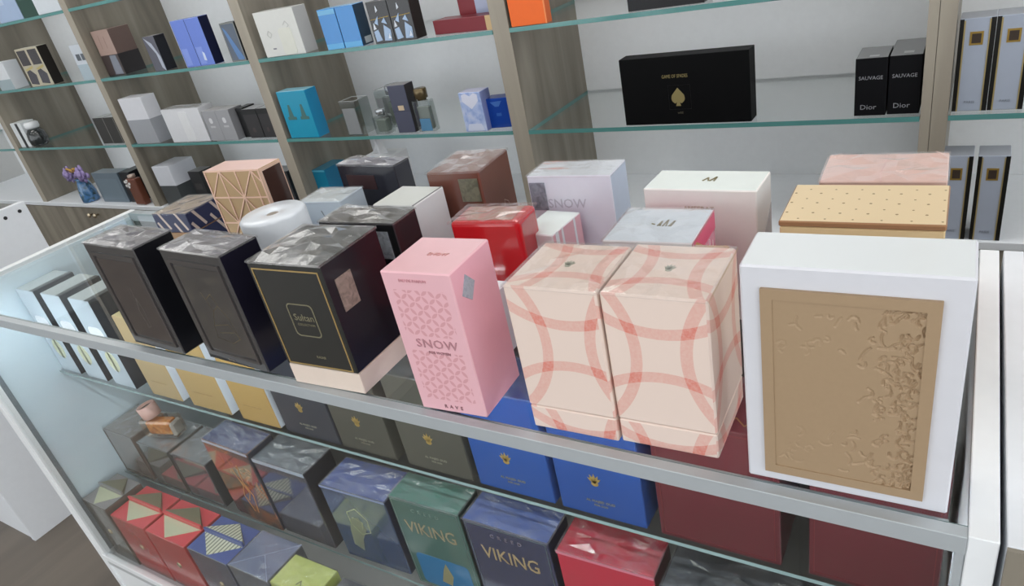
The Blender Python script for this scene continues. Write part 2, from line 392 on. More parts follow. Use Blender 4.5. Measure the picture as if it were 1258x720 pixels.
# ------------------------------------------------------------------ wall display unit
YF, YB = 1.795, 2.22
ZA, ZB, ZC, ZT = 1.134, .838, 1.423, .532
DIV = [(-4.337, -4.292), (-3.281, -3.236), (-2.25, -2.198), (-1.181, -1.125), (-.086, -.032), (1.02, 1.07)]
unit = bpy.data.objects.new('wall_display_unit', None); COL.objects.link(unit); unit.location = (-2, 2, 0)
tag(unit, 'tall wood-framed wall shelving unit with pale back panels behind the counter', 'shelving unit')
inv = Matrix.Translation((2, -2, 0))
def upart(name, bm, mats):
    bmesh.ops.transform(bm, matrix=inv, verts=bm.verts[:]); return obj(name, bm, mats, unit)
for i, (a, b) in enumerate(DIV):
    bm = bmesh.new(); fs = bx(bm, a, b, YF, YB + .02, ZT, 2.35); fs[2].material_index = 1
    if i == 4:
        bm.free()
        for p, q in ((a, -.0655), (-.0643, b)):
            bm = bmesh.new(); fs = bx(bm, p, q, YF, YB + .02, ZT, 2.35); fs[2].material_index = 1; upart('upright_panel', bm, [WOOD, WOOD_EDGE])
        continue
    upart('upright_panel', bm, [WOOD, WOOD_EDGE])
BACK = P((244, 246, 249), .5)
bays = [(-5.4, DIV[0][0])] + [(DIV[i][1], DIV[i + 1][0]) for i in range(5)]
for a, b in bays:
    bm = bmesh.new(); bx(bm, a, b, YB, YB + .015, ZT, 2.35); upart('back_panel', bm, BACK)
bm = bmesh.new(); bx(bm, -5.4, 1.07, YB + .021, YB + .035, 0, 2.35); upart('carcass_back', bm, WOOD)
bm = bmesh.new(); bx(bm, -5.4, 1.07, YF, YB + .035, 2.35, 2.4); upart('cornice_board', bm, WOOD)

ct = bmesh.new(); bx(ct, -5.4, 1.07, YF - .004, YB + .015, ZT - .022, ZT - .0005, bev=.002)
tag(obj('countertop', ct, WHITE), 'long white countertop along the bottom of the wall shelving', 'countertop')
bc = bpy.data.objects.new('base_cabinet', None); COL.objects.link(bc); bc.location = (-2, 2, 0)
tag(bc, 'low wood base cabinet with small paired knobs under the white countertop', 'cabinet')
bm = bmesh.new(); bx(bm, -5.4, 1.07, YF + .02, YB + .015, .06, ZT - .023); bmesh.ops.transform(bm, matrix=inv, verts=bm.verts[:]); obj('carcass', bm, WOOD, bc)
bm = bmesh.new(); bx(bm, -5.4, 1.07, YF + .06, YB, 0, .06); bmesh.ops.transform(bm, matrix=inv, verts=bm.verts[:]); obj('plinth', bm, P((90, 84, 78), .6), bc)
edges = [-5.38, -4.86, -4.34, -3.858, -3.38, -2.86, -2.34, -1.82, -1.3, -.78, -.26, .26, .78]
for i, (a, b) in enumerate(zip(edges, edges[1:])):
    bm = bmesh.new(); bx(bm, a + .0015, b - .0015, YF, YF + .018, .065, ZT - .025, bev=.001); bmesh.ops.transform(bm, matrix=inv, verts=bm.verts[:])
    dr = obj('cabinet_door', bm, WOOD, bc)
    kx = b - .028 if i % 2 == 0 else a + .028
    bm = bmesh.new(); lathe(bm, [(.005, 0), (.005, .012), (.012, .017), (.013, .022), (.009, .027), (0, .028)], 16)
    bmesh.ops.transform(bm, matrix=inv @ Matrix.Translation((kx, YF, .472)) @ Matrix.Rotation(math.pi / 2, 4, 'X'), verts=bm.verts[:])
    obj('knob', bm, P((205, 190, 165), .2, .8), dr, True)

def shelf(x0, x1, zt, label):
    bm = bmesh.new(); fs = bx(bm, x0, x1, YF - .002, YB, zt - .012, zt)
    for k in (2, 3, 5): fs[k].material_index = 1
    tag(obj('glass_shelf', bm, [CLEAR, EDGE]), label, 'shelf', 'glass shelves of the wall unit')
shelf(-5.39, DIV[0][0] - .001, ZB, 'clear glass shelf beyond the last wood upright, holding nothing')
for zt, wh in ((ZA, 'upper'), (ZB, 'lower')):
    for i, t in enumerate(('the black sphere-capped bottle and twin dark cartons' if zt == ZB else 'the black and gold carton and frosted white carton',
                           'the white and grey cartons and black slab' if zt == ZB else 'the two blue tall cartons and rose-topped carton',
                           'the teal box and clear acrylic cases' if zt == ZB else 'the low maroon gift box and bright blue cartons',
                           'the wide black box with a gold spade' if zt == ZB else 'the orange box')):
        shelf(DIV[i][1] + .001, DIV[i + 1][0] - .001, zt, 'clear glass shelf with green edge holding ' + t)
shelf(DIV[0][1] + .001, DIV[1][0] - .001, ZC, 'clear glass shelf above the black and gold carton, cut by the photo top')
shelf(DIV[1][1] + .001, DIV[2][0] - .001, ZC, 'clear glass shelf high above the two blue tall cartons')
shelf(DIV[4][1] + .001, DIV[5][0] - .001, ZB, 'clear glass shelf holding the two tall black-edged white cartons')

# ------------------------------------------------------------------ the glass showcase in front
X0, X1, Y0, Y1, ZC0 = -1.768, .0505, .4375, .905, .95
case = bpy.data.objects.new('glass_showcase', None); COL.objects.link(case); case.location = (-.86, .67, 0)
tag(case, 'long glass-topped showcase with white ends and grey metal rail, full of perfume boxes', 'showcase')
ci = Matrix.Translation((.86, -.67, 0))
def cpart(name, bm, mats, smooth=False):
    bmesh.ops.transform(bm, matrix=ci, verts=bm.verts[:]); return obj(name, bm, mats, case, smooth)
for a, b in ((X0, X0 + .0195), (X1 - .0195, X1)):
    bm = bmesh.new(); bx(bm, a, b, Y0, Y1, 0, ZC0 + .001, bev=.0008); cpart('end_panel', bm, FRAME)
xa, xb = X0 + .0197, X1 - .0197
bm = bmesh.new(); bx(bm, xa, xa + .003, Y0 + .031, Y1 - .021, .2002, ZC0 - .009); cpart('end_liner', bm, P((226, 243, 252), .15, 0, .6))
bm = bmesh.new(); bx(bm, xa, xb, Y0 - .001, Y0 + .011, ZC0 - .0178, ZC0, bev=.0006); cpart('front_rail', bm, ALU)
bm = bmesh.new(); bx(bm, xa, xb, Y0 - .001, Y0 + .012, .2, .219, bev=.001); cpart('bottom_rail', bm, FRAME)
bm = bmesh.new(); bx(bm, xa, xa + .016, Y0 + .001, Y0 + .017, .2195, ZC0 - .018, bev=.001); cpart('corner_post', bm, FRAME)
bm = bmesh.new(); bx(bm, xa, xa + .006, Y0 + .0175, Y0 + .03, .2195, ZC0 - .018); cpart('corner_gasket', bm, P((120, 132, 140), .4))
bm = bmesh.new(); bx(bm, xb - .007, xb, Y0 + .001, Y0 + .017, .2195, ZC0 - .018, bev=.001); cpart('corner_post', bm, ALU)
bm = bmesh.new(); bx(bm, xa, xb, Y1 - .02, Y1, ZC0 - .02, ZC0 - .0005); cpart('rear_rail', bm, ALU)
bm = bmesh.new(); bx(bm, xa, xb, Y0 + .002, Y1 - .02, .18, .1995); cpart('deck', bm, P((188, 190, 192), .4))
bm = bmesh.new(); bx(bm, xa, xb, Y0 + .004, Y1, 0, .179); cpart('base_plinth', bm, FRAME)
bm = bmesh.new(); bx(bm, xa, xb, Y1 - .016, Y1 - .006, .2, ZC0 - .0205); cpart('rear_door', bm, P((96, 92, 88), .35))
bm = bmesh.new(); fs = bx(bm, xa, xb, Y0 + .0112, Y1 - .0005, ZC0 - .0078, ZC0)
fs[2].material_index = 1; cpart('glass_top', bm, [CLEAR, EDGE2])
bm = bmesh.new(); bx(bm, xa + .0165, xb - .0075, Y0 + .004, Y0 + .009, .2195, ZC0 - .018); cpart('front_glass', bm, CLEAR)
for (yy, zz) in ((Y0 + .017, ZC0 - .0085),):
    bm = bmesh.new(); bx(bm, xa + .008, xb - .012, yy - .005, yy + .005, zz - .004, zz); cpart('led_channel', bm, ALU)
    bm = bmesh.new(); bx(bm, xa + .009, xb - .013, yy - .004, yy + .004, zz - .006, zz - .0041); cpart('led_strip', bm, emit((.84, .94, 1), 44))
UY, UZ, LY, LZ = .572, .692, .578, .375
for y, z in ((UY, UZ), (LY, LZ)):
    bm = bmesh.new(); fs = bx(bm, xa + .0031, xb, y, Y1 - .022, z - .006, z); fs[2].material_index = 1
    cpart('inner_glass_shelf', bm, [CLEAR, EDGE2])

def counter(name, label, xo, side_only, front):
    r = bpy.data.objects.new(name, None); COL.objects.link(r); r.location = (xo, .67, 0); tag(r, label, 'counter')
    return r
n1 = counter('display_counter', 'neighbouring white display counter with a blank end beyond the aisle gap', -2.9, 0, 0)
def npart(r, name, bm, mats, xo):
    bmesh.ops.transform(bm, matrix=Matrix.Translation((-xo, -.67, 0)), verts=bm.verts[:]); return obj(name, bm, mats, r)
bm = bmesh.new(); bx(bm, -2.382, -2.362, .466, .929, 0, .95, bev=.001); npart(n1, 'end_panel', bm, WHITE, -2.9)
bm = bmesh.new(); bx(bm, -3.9, -2.3825, .47, .488, 0, .72); npart(n1, 'front_board', bm, WHITE, -2.9)
bm = bmesh.new(); bx(bm, -3.9, -2.3825, .489, .929, .70, .72); npart(n1, 'deck', bm, WHITE, -2.9)
bm = bmesh.new(); fs = bx(bm, -3.9, -2.3825, .468, .928, .942, .949); fs[2].material_index = 1; npart(n1, 'glass_top', bm, [CLEAR, EDGE2], -2.9)
bm = bmesh.new(); bx(bm, -3.9, -2.3825, .468, .475, .721, .941); npart(n1, 'front_glass', bm, CLEAR, -2.9)
for yy in (.862, .905):
    bm = bmesh.new(); lathe(bm, [(.0052, 0), (.0052, .0015), (.0001, .0012)], 16)
    bmesh.ops.transform(bm, matrix=Matrix.Translation((-2.3622, yy, .925 if yy < .88 else .928)) @ Matrix.Rotation(math.pi / 2, 4, 'Y'), verts=bm.verts[:])
    npart(n1, 'screw_hole', bm, P((40, 40, 42), .6), -2.9)
n2 = counter('display_counter', 'wood-fronted display counter with white top edge against the showcase end', .6, 0, 0)
bm = bmesh.new(); fs = bx(bm, .0548, .0745, .4375, .906, 0, .9505, bev=.0008); npart(n2, 'end_panel', bm, WHITE, .6)
bm = bmesh.new(); bx(bm, .0548, 1.2, .4335, .4373, 0, .9495); npart(n2, 'front_board', bm, WOOD, .6)
bm = bmesh.new(); bx(bm, .078, 1.2, .4375, .9, .55, .57); npart(n2, 'deck', bm, P((70, 66, 62), .5), .6)
bm = bmesh.new(); bx(bm, .078, 1.2, .89, .905, .0, .94); npart(n2, 'rear_door', bm, P((70, 66, 62), .5), .6)
bm = bmesh.new(); bx(bm, .078, 1.2, .4375, .906, .943, .950); npart(n2, 'glass_top', bm, CLEAR, .6)

# ------------------------------------------------------------------ boxes standing on the glass top
T = .95
G1 = 'perfume boxes along the front of the glass top'
G2 = 'perfume boxes standing at the back of the glass top'
# white box with carved gold plaque
b = Box('perfume_box', 'large white perfume box with a carved gold relief plaque on its front', (-.1295, .453), (.1464, .0566, .2035), .0126, T, group=G1)
b.body(P((222, 222, 228), .3, 0, .2), P((222, 222, 228), .3), P((226, 230, 232), .2, 0, .5, .1, 9), bev=.0016)
PL = P((172, 146, 116), .5, .1, 0, .05, 200)
pu0, pv0, pu1, pv1 = .10, .055, .885, .915
b.frame('plaque_frame', 'front', (pu0, pv0, pu1, pv1), PL, lw=.0085, t=.0028)
pw, ph = (pu1 - pu0) * b.w - .017, (pv1 - pv0) * b.h - .017
nx, nz = 130, 196; bm = bmesh.new(); rnd = random.Random(3); vs = {}
strokes = []
for k in range(150):                                     # carved calligraphic strokes, deepest towards one long side and the two ends
    u = 1 - abs(rnd.gauss(0, .17)) if k % 3 else rnd.random()
    v = rnd.random() if u > .6 else rnd.choice((rnd.uniform(.72, .98), rnd.uniform(.04, .3)))
    a = rnd.uniform(0, math.pi); L = rnd.uniform(.03, .10); c = rnd.uniform(-1.8, 1.8)
    strokes.append([(u + L * s * math.cos(a + c * s), v + .7 * L * s * math.sin(a + c * s)) for s in (-.6, -.3, 0, .3, .6)])
def relief(u, v):
    h = 0
    for st in strokes:
        if abs(st[2][0] - u) > .16 or abs(st[2][1] - v) > .13: continue
        for (x0, y0), (x1, y1) in zip(st, st[1:]):
            dx, dy = x1 - x0, (y1 - y0) * 1.5; px, py = u - x0, (v - y0) * 1.5
            t = max(0, min(1, (px * dx + py * dy) / (dx * dx + dy * dy + 1e-9)))
            d = math.hypot(px - t * dx, py - t * dy); h = max(h, 1 - d / .0125)
    return max(0, min(1, h * 1.6))
for i in range(nx + 1):
    for j in range(nz + 1):
        u, v = i / nx, j / nz; k = .0003 + .0028 * max(0, u - .35) ** 1.2
        vs[i, j] = bm.verts.new((pu0 * b.w + .0085 + u * pw, pv0 * b.h + .0085 + v * ph, .0020 - k * relief(u, v) * .95))
for i in range(nx):
    for j in range(nz): bm.faces.new((vs[i, j], vs[i + 1, j], vs[i + 1, j + 1], vs[i, j + 1]))
b.put('relief_plaque', bm, 'front', PL, 'carved gold ornamental panel')

# two peach ring-print boxes
for k, (fl, dims, cx, lab) in enumerate((((-.2503, .4606), (.0926, .0935, .1639), -.074, 'cream box with pink ring ribbons, nearer the white box with gold plaque'),
                                        ((-.3448, .4561), (.0926, .0887, .1645), -.066, 'cream box with pink ring ribbons, nearer the pink lattice box'))):
    b = Box('perfume_box', lab, fl, dims, .0232, T, group=G1); rm = ring_mat(cx, .105)
    rb = ring_mat(cx, -.02); b.body(rb, rb, rb, 0, .0275, .0014, name='box_base', grow=-.0004, own=.055); b.body(rm, rm, rm, .0279, None, .0018, name='box_lid', own=.055)
    hand(b, 'top', .5, .5, .007, P((176, 178, 160), .3, .5))
    b.wrap(.0012, 7, film(.05))

# pink lattice box
b = Box('perfume_box', 'tall pink perfume box with petal lattice print and the word SNOW', (-.4841, .4482), (.0838, .0783, .1721), .0548, T, group=G1)
PK = (238, 178, 192)
b.body(petal_mat((234, 184, 192), (214, 152, 158), hi=(.074, .152), gap=(.079, .098)), P(PK, .3, 0, .3), P((238, 190, 196), .25, 0, .6), bev=.0014)
b.text('SNOW', 'front', .54, .515, .0145, P((188, 136, 144), .4), sx=1.1, sp=1.1); b.text('FOR WOMEN', 'front', .55, .455, .0045, P((176, 130, 136), .4))
b.text('R A V E', 'front', .52, .045, .0062, P((150, 105, 110), .4), sp=1.2); b.text('EAU DE PARFUM', 'front', .45, .945, .0045, P((216, 158, 166), .4))
b.text('SNOW', 'top', .55, .5, .008, P((222, 165, 160), .3, .4))
A, B = b.size('right'); bm = bmesh.new(); poly(bm, [(.012, .142), (.026, .130), (.037, .146), (.024, .160)], .0006)
b.put('hologram_sticker', bm, 'right', blotch_mat([(140, 150, 166), (176, 184, 196), (150, 164, 170)], 90), 'small grey-blue hologram sticker')

# black box with gold border on a cream base
b = Box('perfume_box', 'black perfume box with thin gold border and framed logo on a cream base', (-.6846, .4445), (.1139, .0989, .1702), .0366, T, group=G1)
b.body(P((232, 214, 200), .45), z0=0, z1=.0285, name='box_base'); BK = P((34, 35, 33), .22, 0, .6); BK2 = P((25, 22, 30), .3, 0, .3)
b.body(BK, BK2, P((60, 62, 60), .35), .029, None, .0016, name='box_lid', grow=.0003)
b.frame('gold_border', 'front', (.045, .185, .955, .955), P((190, 160, 104), .35, .4), .0016, .0009); LG = P((138, 132, 108), .35, .3)
b.frame('logo_frame', 'front', (.34, .44, .70, .70), LG, .0014, .0009, .006)
b.text('Sultan', 'front', .53, .59, .0125, LG, sx=1.05); b.text('COLLECTION', 'front', .53, .535, .0042, LG, sp=1.1); b.text('RASASI', 'front', .56, .27, .0048, LG)
b.sticker('right', (.14, .62, .40, .86), (150, 132, 122)); b.wrap(.0045, 10)

# two dark boxes with windowed fronts
for k, (fl, dims, th, lab) in enumerate((((-.8707, .4553), (.1305, .0581, .1698), -.0485, 'dark navy windowed box with gold line drawing beside the gold-bordered black box'),
                                        ((-1.0497, .4531), (.13, .0595, .169), -.0321, 'black windowed box with a dim reddish front, last of the front row'))):
    b = Box('perfume_box', lab, fl, dims, th, T, group=G1); FR = P((66, 64, 65), .16, .1, .8, .04, 30)
    b.body(FR, P((26, 24, 38) if k == 0 else (17, 17, 22), .3, 0, .2), P((84, 80, 90), .35), bev=.0016)
    b.frame('window_frame', 'front', (.09, .07, .93, .92), P((82, 77, 76), .2, .3, .5), .0045, .0018)
    b.plate('window', 'front', (.15, .12, .88, .87), blotch_mat([(68, 64, 61), (58, 55, 54), (80, 75, 69)] if k == 0 else [(66, 58, 55), (56, 47, 46), (72, 64, 60)], 26, .14, .8), .0005)
    if k == 0:
        b.lines('line_drawing', 'front', [[(.36, .25), (.40, .36), (.50, .50), (.62, .56), (.72, .46), (.76, .28), (.60, .22), (.36, .25)], [(.50, .50), (.46, .60), (.58, .66), (.62, .56)],
                                          [(.40, .36), (.66, .40), (.76, .28)], [(.44, .30), (.70, .33)], [(.46, .60), (.42, .66)]], .0011, P((166, 150, 118), .35, .3))
        b.text('ROYAL', 'front', .42, .035, .0045, P((150, 145, 140), .3, .4))
    else:
        b.lines('line_drawing', 'front', [[(.52, .22), (.50, .40), (.56, .52), (.60, .40), (.58, .24), (.52, .22)], [(.54, .52), (.54, .62)]], .0008, P((138, 132, 124), .35, .3))
    b.wrap(.003, 9)

# ---- back of the glass top
b = Box('perfume_box', 'navy box with slanted tan dashes beside the rose gold lattice box', (-1.2818, .6881), (.0914, .0922, .10), .0988, T, group=G2)
NV = dash_mat((36, 40, 76), (196, 178, 168), -60, .019, .092, .15); TN = dash_mat((178, 160, 142), (70, 66, 86), 50, .03, .1, .12)
b.body(NV, NV, TN, .062, None, name='box_lid'); b.body(P((150, 112, 76), .3, .3, .5), NV, TN, 0, .0618, name='box_base', grow=-.0005)
b.wrap(.002, 6, film(.05))

b = Box('perfume_box', 'rose gold perfume box with raised triangle lattice and dark brown side', (-1.0485, .6737), (.1246, .0484, .19), .0716, T, group=G2)
RG = P((238, 200, 178), .35, .2); b.body(P((190, 158, 118), .32, .35), RG, P((236, 200, 190), .3, .1), bev=.001)
b.plate('side_inlay', 'right', (.12, .03, .93, .97), P((66, 44, 38), .18, 0, .6), .0006)
bm = bmesh.new(); a, c = .045, .036
for k in range(5): line(bm, (0, b.h - .001 - k * a), (b.w, b.h - .001 - k * a), .0024, .0012)
for u in (0.001, b.w - .001): line(bm, (u, 0), (u, b.h), .0028, .0012)
for k in range(5):
    for i in range(-1, 4):
        x0, z0 = i * 2 * c + (c if k % 2 == 0 else 0), b.h - .001 - k * a
        for dx, dz in ((-c, -a), (c, -a), (0, -a), (-c, a), (c, a), (0, a)):
            p, q = Vector((x0, z0)), Vector((x0 + dx, z0 + dz))
            lo, hi = (p, q) if p.x <= q.x else (q, p)
            if hi.x <= 0 or lo.x >= b.w: continue
            if lo.x < 0: lo = lo.lerp(hi, -lo.x / (hi.x - lo.x))
            if hi.x > b.w: hi = lo.lerp(hi, (b.w - lo.x) / (hi.x - lo.x))
            p, q = (lo, hi) if lo.y <= hi.y else (hi, lo)
            if q.y <= 0 or p.y >= b.h: continue
            if p.y < 0: p = p.lerp(q, -p.y / (q.y - p.y))
            if q.y > b.h: q = p.lerp(q, (b.h - p.y) / (q.y - p.y))
            line(bm, p, q, .0022, .0008 + .000012 * (k * 30 + i * 6 + (dx > 0) + 2 * (dz > 0)))
b.put('lattice', bm, 'front', RG, 'pale rose gold triangle lattice')

r = bpy.data.objects.new('film_roll', None); COL.objects.link(r); r.location = (-.822, .603, T + .0004); tag(r, 'white roll of wrapping film lying flat behind the dark navy windowed box', 'roll')
bm = bmesh.new(); lathe(bm, [(.009, .004), (.009, .154), (.012, .156), (.043, .157), (.047, .153), (.047, .004), (.043, 0), (.012, 0), (.009, .004)], 40); obj('wound_film', bm, P((222, 227, 234), .3, 0, .4, .2, 60), r, True)
bm = bmesh.new(); lathe(bm, [(.0075, .002), (.0075, .154), (.0087, .154), (.0087, .002)], 24); obj('core_tube', bm, P((170, 160, 150), .6), r, True)

IB = P((206, 218, 230), .25, 0, .5)
b = Box('perfume_box', 'ice white plain box beside the white roll of film', (-.8513, .6741), (.0814, .058, .14), .0941, T, group=G2)
b.root.location.x += .0; b.body(IB, IB, P((214, 224, 230), .2, 0, .5)); b.lines('tear_line', 'front', [[(.5, .9), (.56, .8)]], .0012, P((120, 128, 136), .4)); b.wrap(.002, 6, film(.05))

b = Box('perfume_box', 'black film-wrapped box with crumpled top behind the gold-bordered black box', (-.7003, .5738), (.1244, .0473, .16), .0312, T, group=G2)
b.body(P((30, 30, 32), .25, 0, .5), P((38, 36, 40), .25, 0, .5), P((70, 66, 58), .3, 0, .3)); b.sticker('front', (.70, .70, .90, .93), (156, 164, 170)); b.wrap(.0055, 9)

b = Box('perfume_box', 'navy-black box with faint gold figure, in front of the tissue box', (-.846, .766), (.1235, .0362, .165), -.0395, T, group=G2)
b.body(P((34, 33, 44), .25, 0, .4), P((30, 30, 46), .2, 0, .6), P((100, 98, 112), .35)); b.plate('maroon_patch', 'front', (.12, .76, .62, .90), P((60, 36, 38), .3), .0004)
b.lines('gold_figure', 'front', [[(.58, .22), (.60, .38), (.63, .22)], [(.56, .30), (.66, .30)]], .0012, P((132, 98, 58), .3, .5)); b.wrap(.003, 8)

b = Box('perfume_box', 'white box with grey seam along its top beside the brown box', (-.677, .6527), (.073, .067, .15), -.005, T, group=G2)
b.body(P((222, 222, 222), .35), P((228, 228, 230), .35), P((206, 208, 204), .3)); b.plate('seam', 'top', (.955, 0, .985, 1), P((120, 120, 122), .4), .0005)

b = Box('perfume_box', 'brown glossy box with small hologram sticker near its top', (-.637, .729), (.085, .0915, .165), .0878, T, group=G2)
BR = P((116, 72, 60), .2, 0, .6); b.body(BR, P((112, 72, 62), .2, 0, .6, .06, 20), P((134, 98, 86), .25, 0, .4), bev=.002); b.sticker('front', (.60, .74, .95, .94), (118, 116, 98))
b.lines('swirl', 'right', [[(.62, .30), (.74, .42), (.70, .58), (.58, .62), (.54, .52)]], .0012, P((160, 122, 110), .3)); b.wrap(.004, 8)

b = Box('perfume_box', 'bright red box with rounded edges and coppery top beside the pink lattice box', (-.5335, .628), (.0962, .0546, .14), .1117, T, group=G2)
RD = P((206, 22, 32), .16, 0, .8); b.body(RD, P((176, 34, 42), .16, 0, .8), RD, bev=.006, seg=3)
b.plate('foil_top', 'top', (.08, .12, .88, .88), blotch_mat([(190, 96, 92), (168, 128, 108), (186, 70, 70)], 30, .2, .6), .0005); b.wrap(.003, 6, film(.05), over=.0012)

b = Box('perfume_sample_box', 'small plain white box squeezed between the red box and pink lattice box', (-.488, .562), (.05, .03, .085), .05, T, group=G2); b.body(P((216, 212, 218), .4)); b.plate('flap', 'top', (.04, .1, .96, .9), WHITE, .0006)

b = Box('perfume_box', 'small white box with pink striped side beside the bright red box', (-.468, .678), (.0505, .071, .106), -.064, T, group=G2)
b.body(P((226, 224, 226), .35), P((226, 178, 188), .35), P((224, 232, 230), .3)); b.polys('white_stripes', 'right', [[(.1, 0), (.2, 0), (.2, 1), (.1, 1)], [(.3, 0), (.36, 0), (.36, 1), (.3, 1)], [(.72, 0), (.78, 0), (.78, 1), (.72, 1)]], WHITE, .0004)

b = Box('perfume_box', 'tall pale lilac white box with SNOW lettering and grey sticker', (-.4914, .7572), (.1196, .0559, .15), .043, T, group=G2)
b.body(P((234, 235, 248), .3, 0, .3), P((206, 218, 238), .25, 0, .4), P((224, 229, 238), .25, 0, .4)); b.sticker('front', (.02, .68, .21, .94), (140, 144, 156)); b.text('SNOW', 'front', .45, .74, .018, P((200, 198, 212), .4)); b.wrap(.0016, 6, film(.05))

b = Box('perfume_box', 'white box with hot pink side and small gold emblem on top', (-.3038, .584), (.0928, .0806, .15), .0326, T, group=G2)
b.body(P((226, 226, 232), .3), P((228, 150, 172), .25, 0, .4), P((214, 222, 232), .2, 0, .5)); b.plate('pink_band', 'right', (0, .86, 1, .995), P((224, 84, 122), .3), .0005)
b.lines('white_strokes', 'right', [[(.2, .6), (.24, .8)], [(.38, .55), (.42, .84)], [(.52, .6), (.5, .82)], [(.68, .55), (.72, .84)], [(.84, .6), (.86, .8)]], .0018, P((244, 222, 228), .4))
EM = P((128, 116, 74), .3, .5)
b.lines('emblem', 'top', [[(.42, .52), (.46, .50)], [(.50, .46), (.52, .60), (.53, .46)], [(.56, .46), (.58, .64), (.60, .46)], [(.63, .46), (.66, .62), (.65, .46)]], .0016, EM); b.wrap(.002, 6, film(.05))

b = Box('kraft_carton', 'tiny brown kraft carton tucked behind the cream ring-print box', (-.206, .566), (.03, .028, .146), .06, T, group=G2); b.body(P((168, 122, 78), .6)); b.polys('raised_flap', 'top', [[(0, 0), (1, 0), (0, .9)]], P((150, 102, 60), .6), .004)

b = Box('perfume_box', 'ivory white box with gold emblem on top behind the hot pink sided box', (-.3018, .6967), (.1258, .0567, .16), -.0265, T, group=G2)
b.body(P((240, 236, 232), .35), P((228, 228, 226), .35), P((226, 232, 228), .25, 0, .4)); b.text('AMEERAT', 'front', .5, .86, .008, P((200, 190, 170), .3, .4))
b.lines('emblem', 'top', [[(.48, .45), (.51, .62), (.53, .45)], [(.54, .45), (.58, .66), (.58, .45)]], .0018, EM); b.polys('grey_fold', 'right', [[(.1, .5), (.95, .5), (.95, .78)]], P((190, 188, 190), .4), .0006)

b = Box('perfume_box', 'wide gold speckled box with brown lid edge behind the white plaque box', (-.1441, .6447), (.1404, .0925, .15), .0129, T, group=G2)
GD = dots_mat((236, 212, 172), (150, 118, 66), .024); b.body(P((234, 206, 158), .35, .2), P((172, 128, 92), .35, .2), z0=0, z1=.1436, name='box_base', grow=-.0008); b.body(P((166, 122, 86), .35, .2), P((166, 122, 86), .35, .2), GD, .144, None, name='box_lid')

b = Box('perfume_box', 'pale pink film-wrapped box behind the wide gold speckled box', (-.1247, .7455), (.117, .0811, .15), .023, T, group=G2)
b.body(P((236, 200, 188), .35), None, P((238, 196, 184), .25, 0, .5)); b.lines('film_seam', 'top', [[(.5, .0), (.48, .3), (.5, .6), (.5, 1)]], .0008, P((216, 168, 160), .3)); b.wrap(.003, 7, film(.05))

# ------------------------------------------------------------------ inside the showcase: upper shelf
G3 = 'boxes on the upper inner shelf of the showcase'
SY = .578
for k, (x, lab) in enumerate(((-1.737, 'white box with yellow disc and black edge touching the showcase end'), (-1.629, 'white box with yellow disc and black edge, middle of its trio'),
                             (-1.519, 'white box with yellow disc and black edge beside the plain gold boxes'))):
    b = Box('perfume_box', lab, (x, SY), (.078, .09, .215), 0, UZ, group=G3)
    b.body(P((196, 208, 218), .15, 0, .7), P((206, 214, 222), .2), P((196, 206, 208), .2, 0, .5))
    b.plate('yellow_disc', 'front', (.28, .18, .78, .42), P((206, 208, 176), .4), .0005, .022)
    b.plate('black_edge', 'right', (0, 0, 1, 1), P((44, 46, 52), .3), .0008)
    b.plate('black_stripe', 'top', (.80, .0, .995, 1), P((52, 58, 60), .3), .0006); b.plate('white_arch', 'front', (.2, .52, .85, .7), WHITE, .0004, .012)
for k, (x, w, lab) in enumerate(((-1.380, .102, 'plain gold box with white side beside the yellow-disc boxes'), (-1.244, .118, 'plain gold box with white side, middle of the gold trio'), (-1.094, .103, 'plain gold box with white side beside the black crest box'))):
    b = Box('perfume_box', lab, (x, SY), (w, .06, .19), 0, UZ, group=G3)
    b.body(P(((200, 174, 130), (198, 166, 110), (198, 162, 98))[k], .3, .3, .3), P((226, 230, 236), .3), P((214, 200, 150), .3, .3))
    b.lines('foil_line', 'front', [[(.2, .2), (.7, .2)]], .0006, P((150, 118, 70), .3, .5))
for x, w, c, lab, lw in ((-.974, .132, (50, 52, 60), 'black box with gold crest beside the gold boxes', 1), (-.837, .119, (72, 70, 62), 'grey box with gold crest next to the black crest box', 0), (-.694, .124, (76, 74, 66), 'grey box with gold crest next to the royal blue boxes', 0),
                         (-.558, .126, (40, 76, 142), 'royal blue box with gold crest next to the grey crest box', 0), (-.421, .123, (40, 74, 140), 'royal blue box with gold crest next to the maroon box', 0)):
    b = Box('perfume_box', lab, (x, SY), (w, .085, .178), 0, UZ, group=G3)
    dark = tuple(int(v * .72) for v in c)
    b.body(P(c, .3, 0, .3), P(c, .35), P(c, .3, 0, .4)); hand(b, 'front', .47, .34, .0125, P((196, 164, 96), .3, .5)); b.text('AL MAJED OUD', 'front', .5, .155, .0058, P((150, 146, 130), .35, .4), sp=1.05); b.text('FOR OUD', 'front', .5, .115, .0045, P((150, 146, 130), .35, .4)); b.wrap(.0028, 7, over=.0008)
for x, w, lab, gd in ((-.279, .146, 'wide maroon box beside the royal blue crest box', 1), (-.103, .126, 'wide maroon box at the grey post end of the showcase', 0)):
    b = Box('perfume_box', lab, (x, SY), (w, .10, .19), 0, UZ, group=G3)
    b.body(P((92, 38, 44), .3, 0, .4), P((80, 32, 38), .3), P((116, 38, 52), .3, 0, .4))
    b.frame('foil_border', 'front', (.04, .03, .96, .97), P((120, 56, 58), .3, .3), .001, .0004)
    b.lines('gold_scroll', 'top', [[(.6, .1), (.66, .24), (.74, .12), (.8, .26), (.88, .1)]], .0016, P((176, 132, 84), .3, .5))
b = Box('perfume_box', 'black box set back in the gap between the two maroon boxes', (-.165, .70), (.075, .06, .17), 0, UZ, group=G3); b.body(P((46, 46, 42), .4)); b.plate('label', 'front', (.2, .3, .8, .6), P((60, 58, 52), .4), .0005)
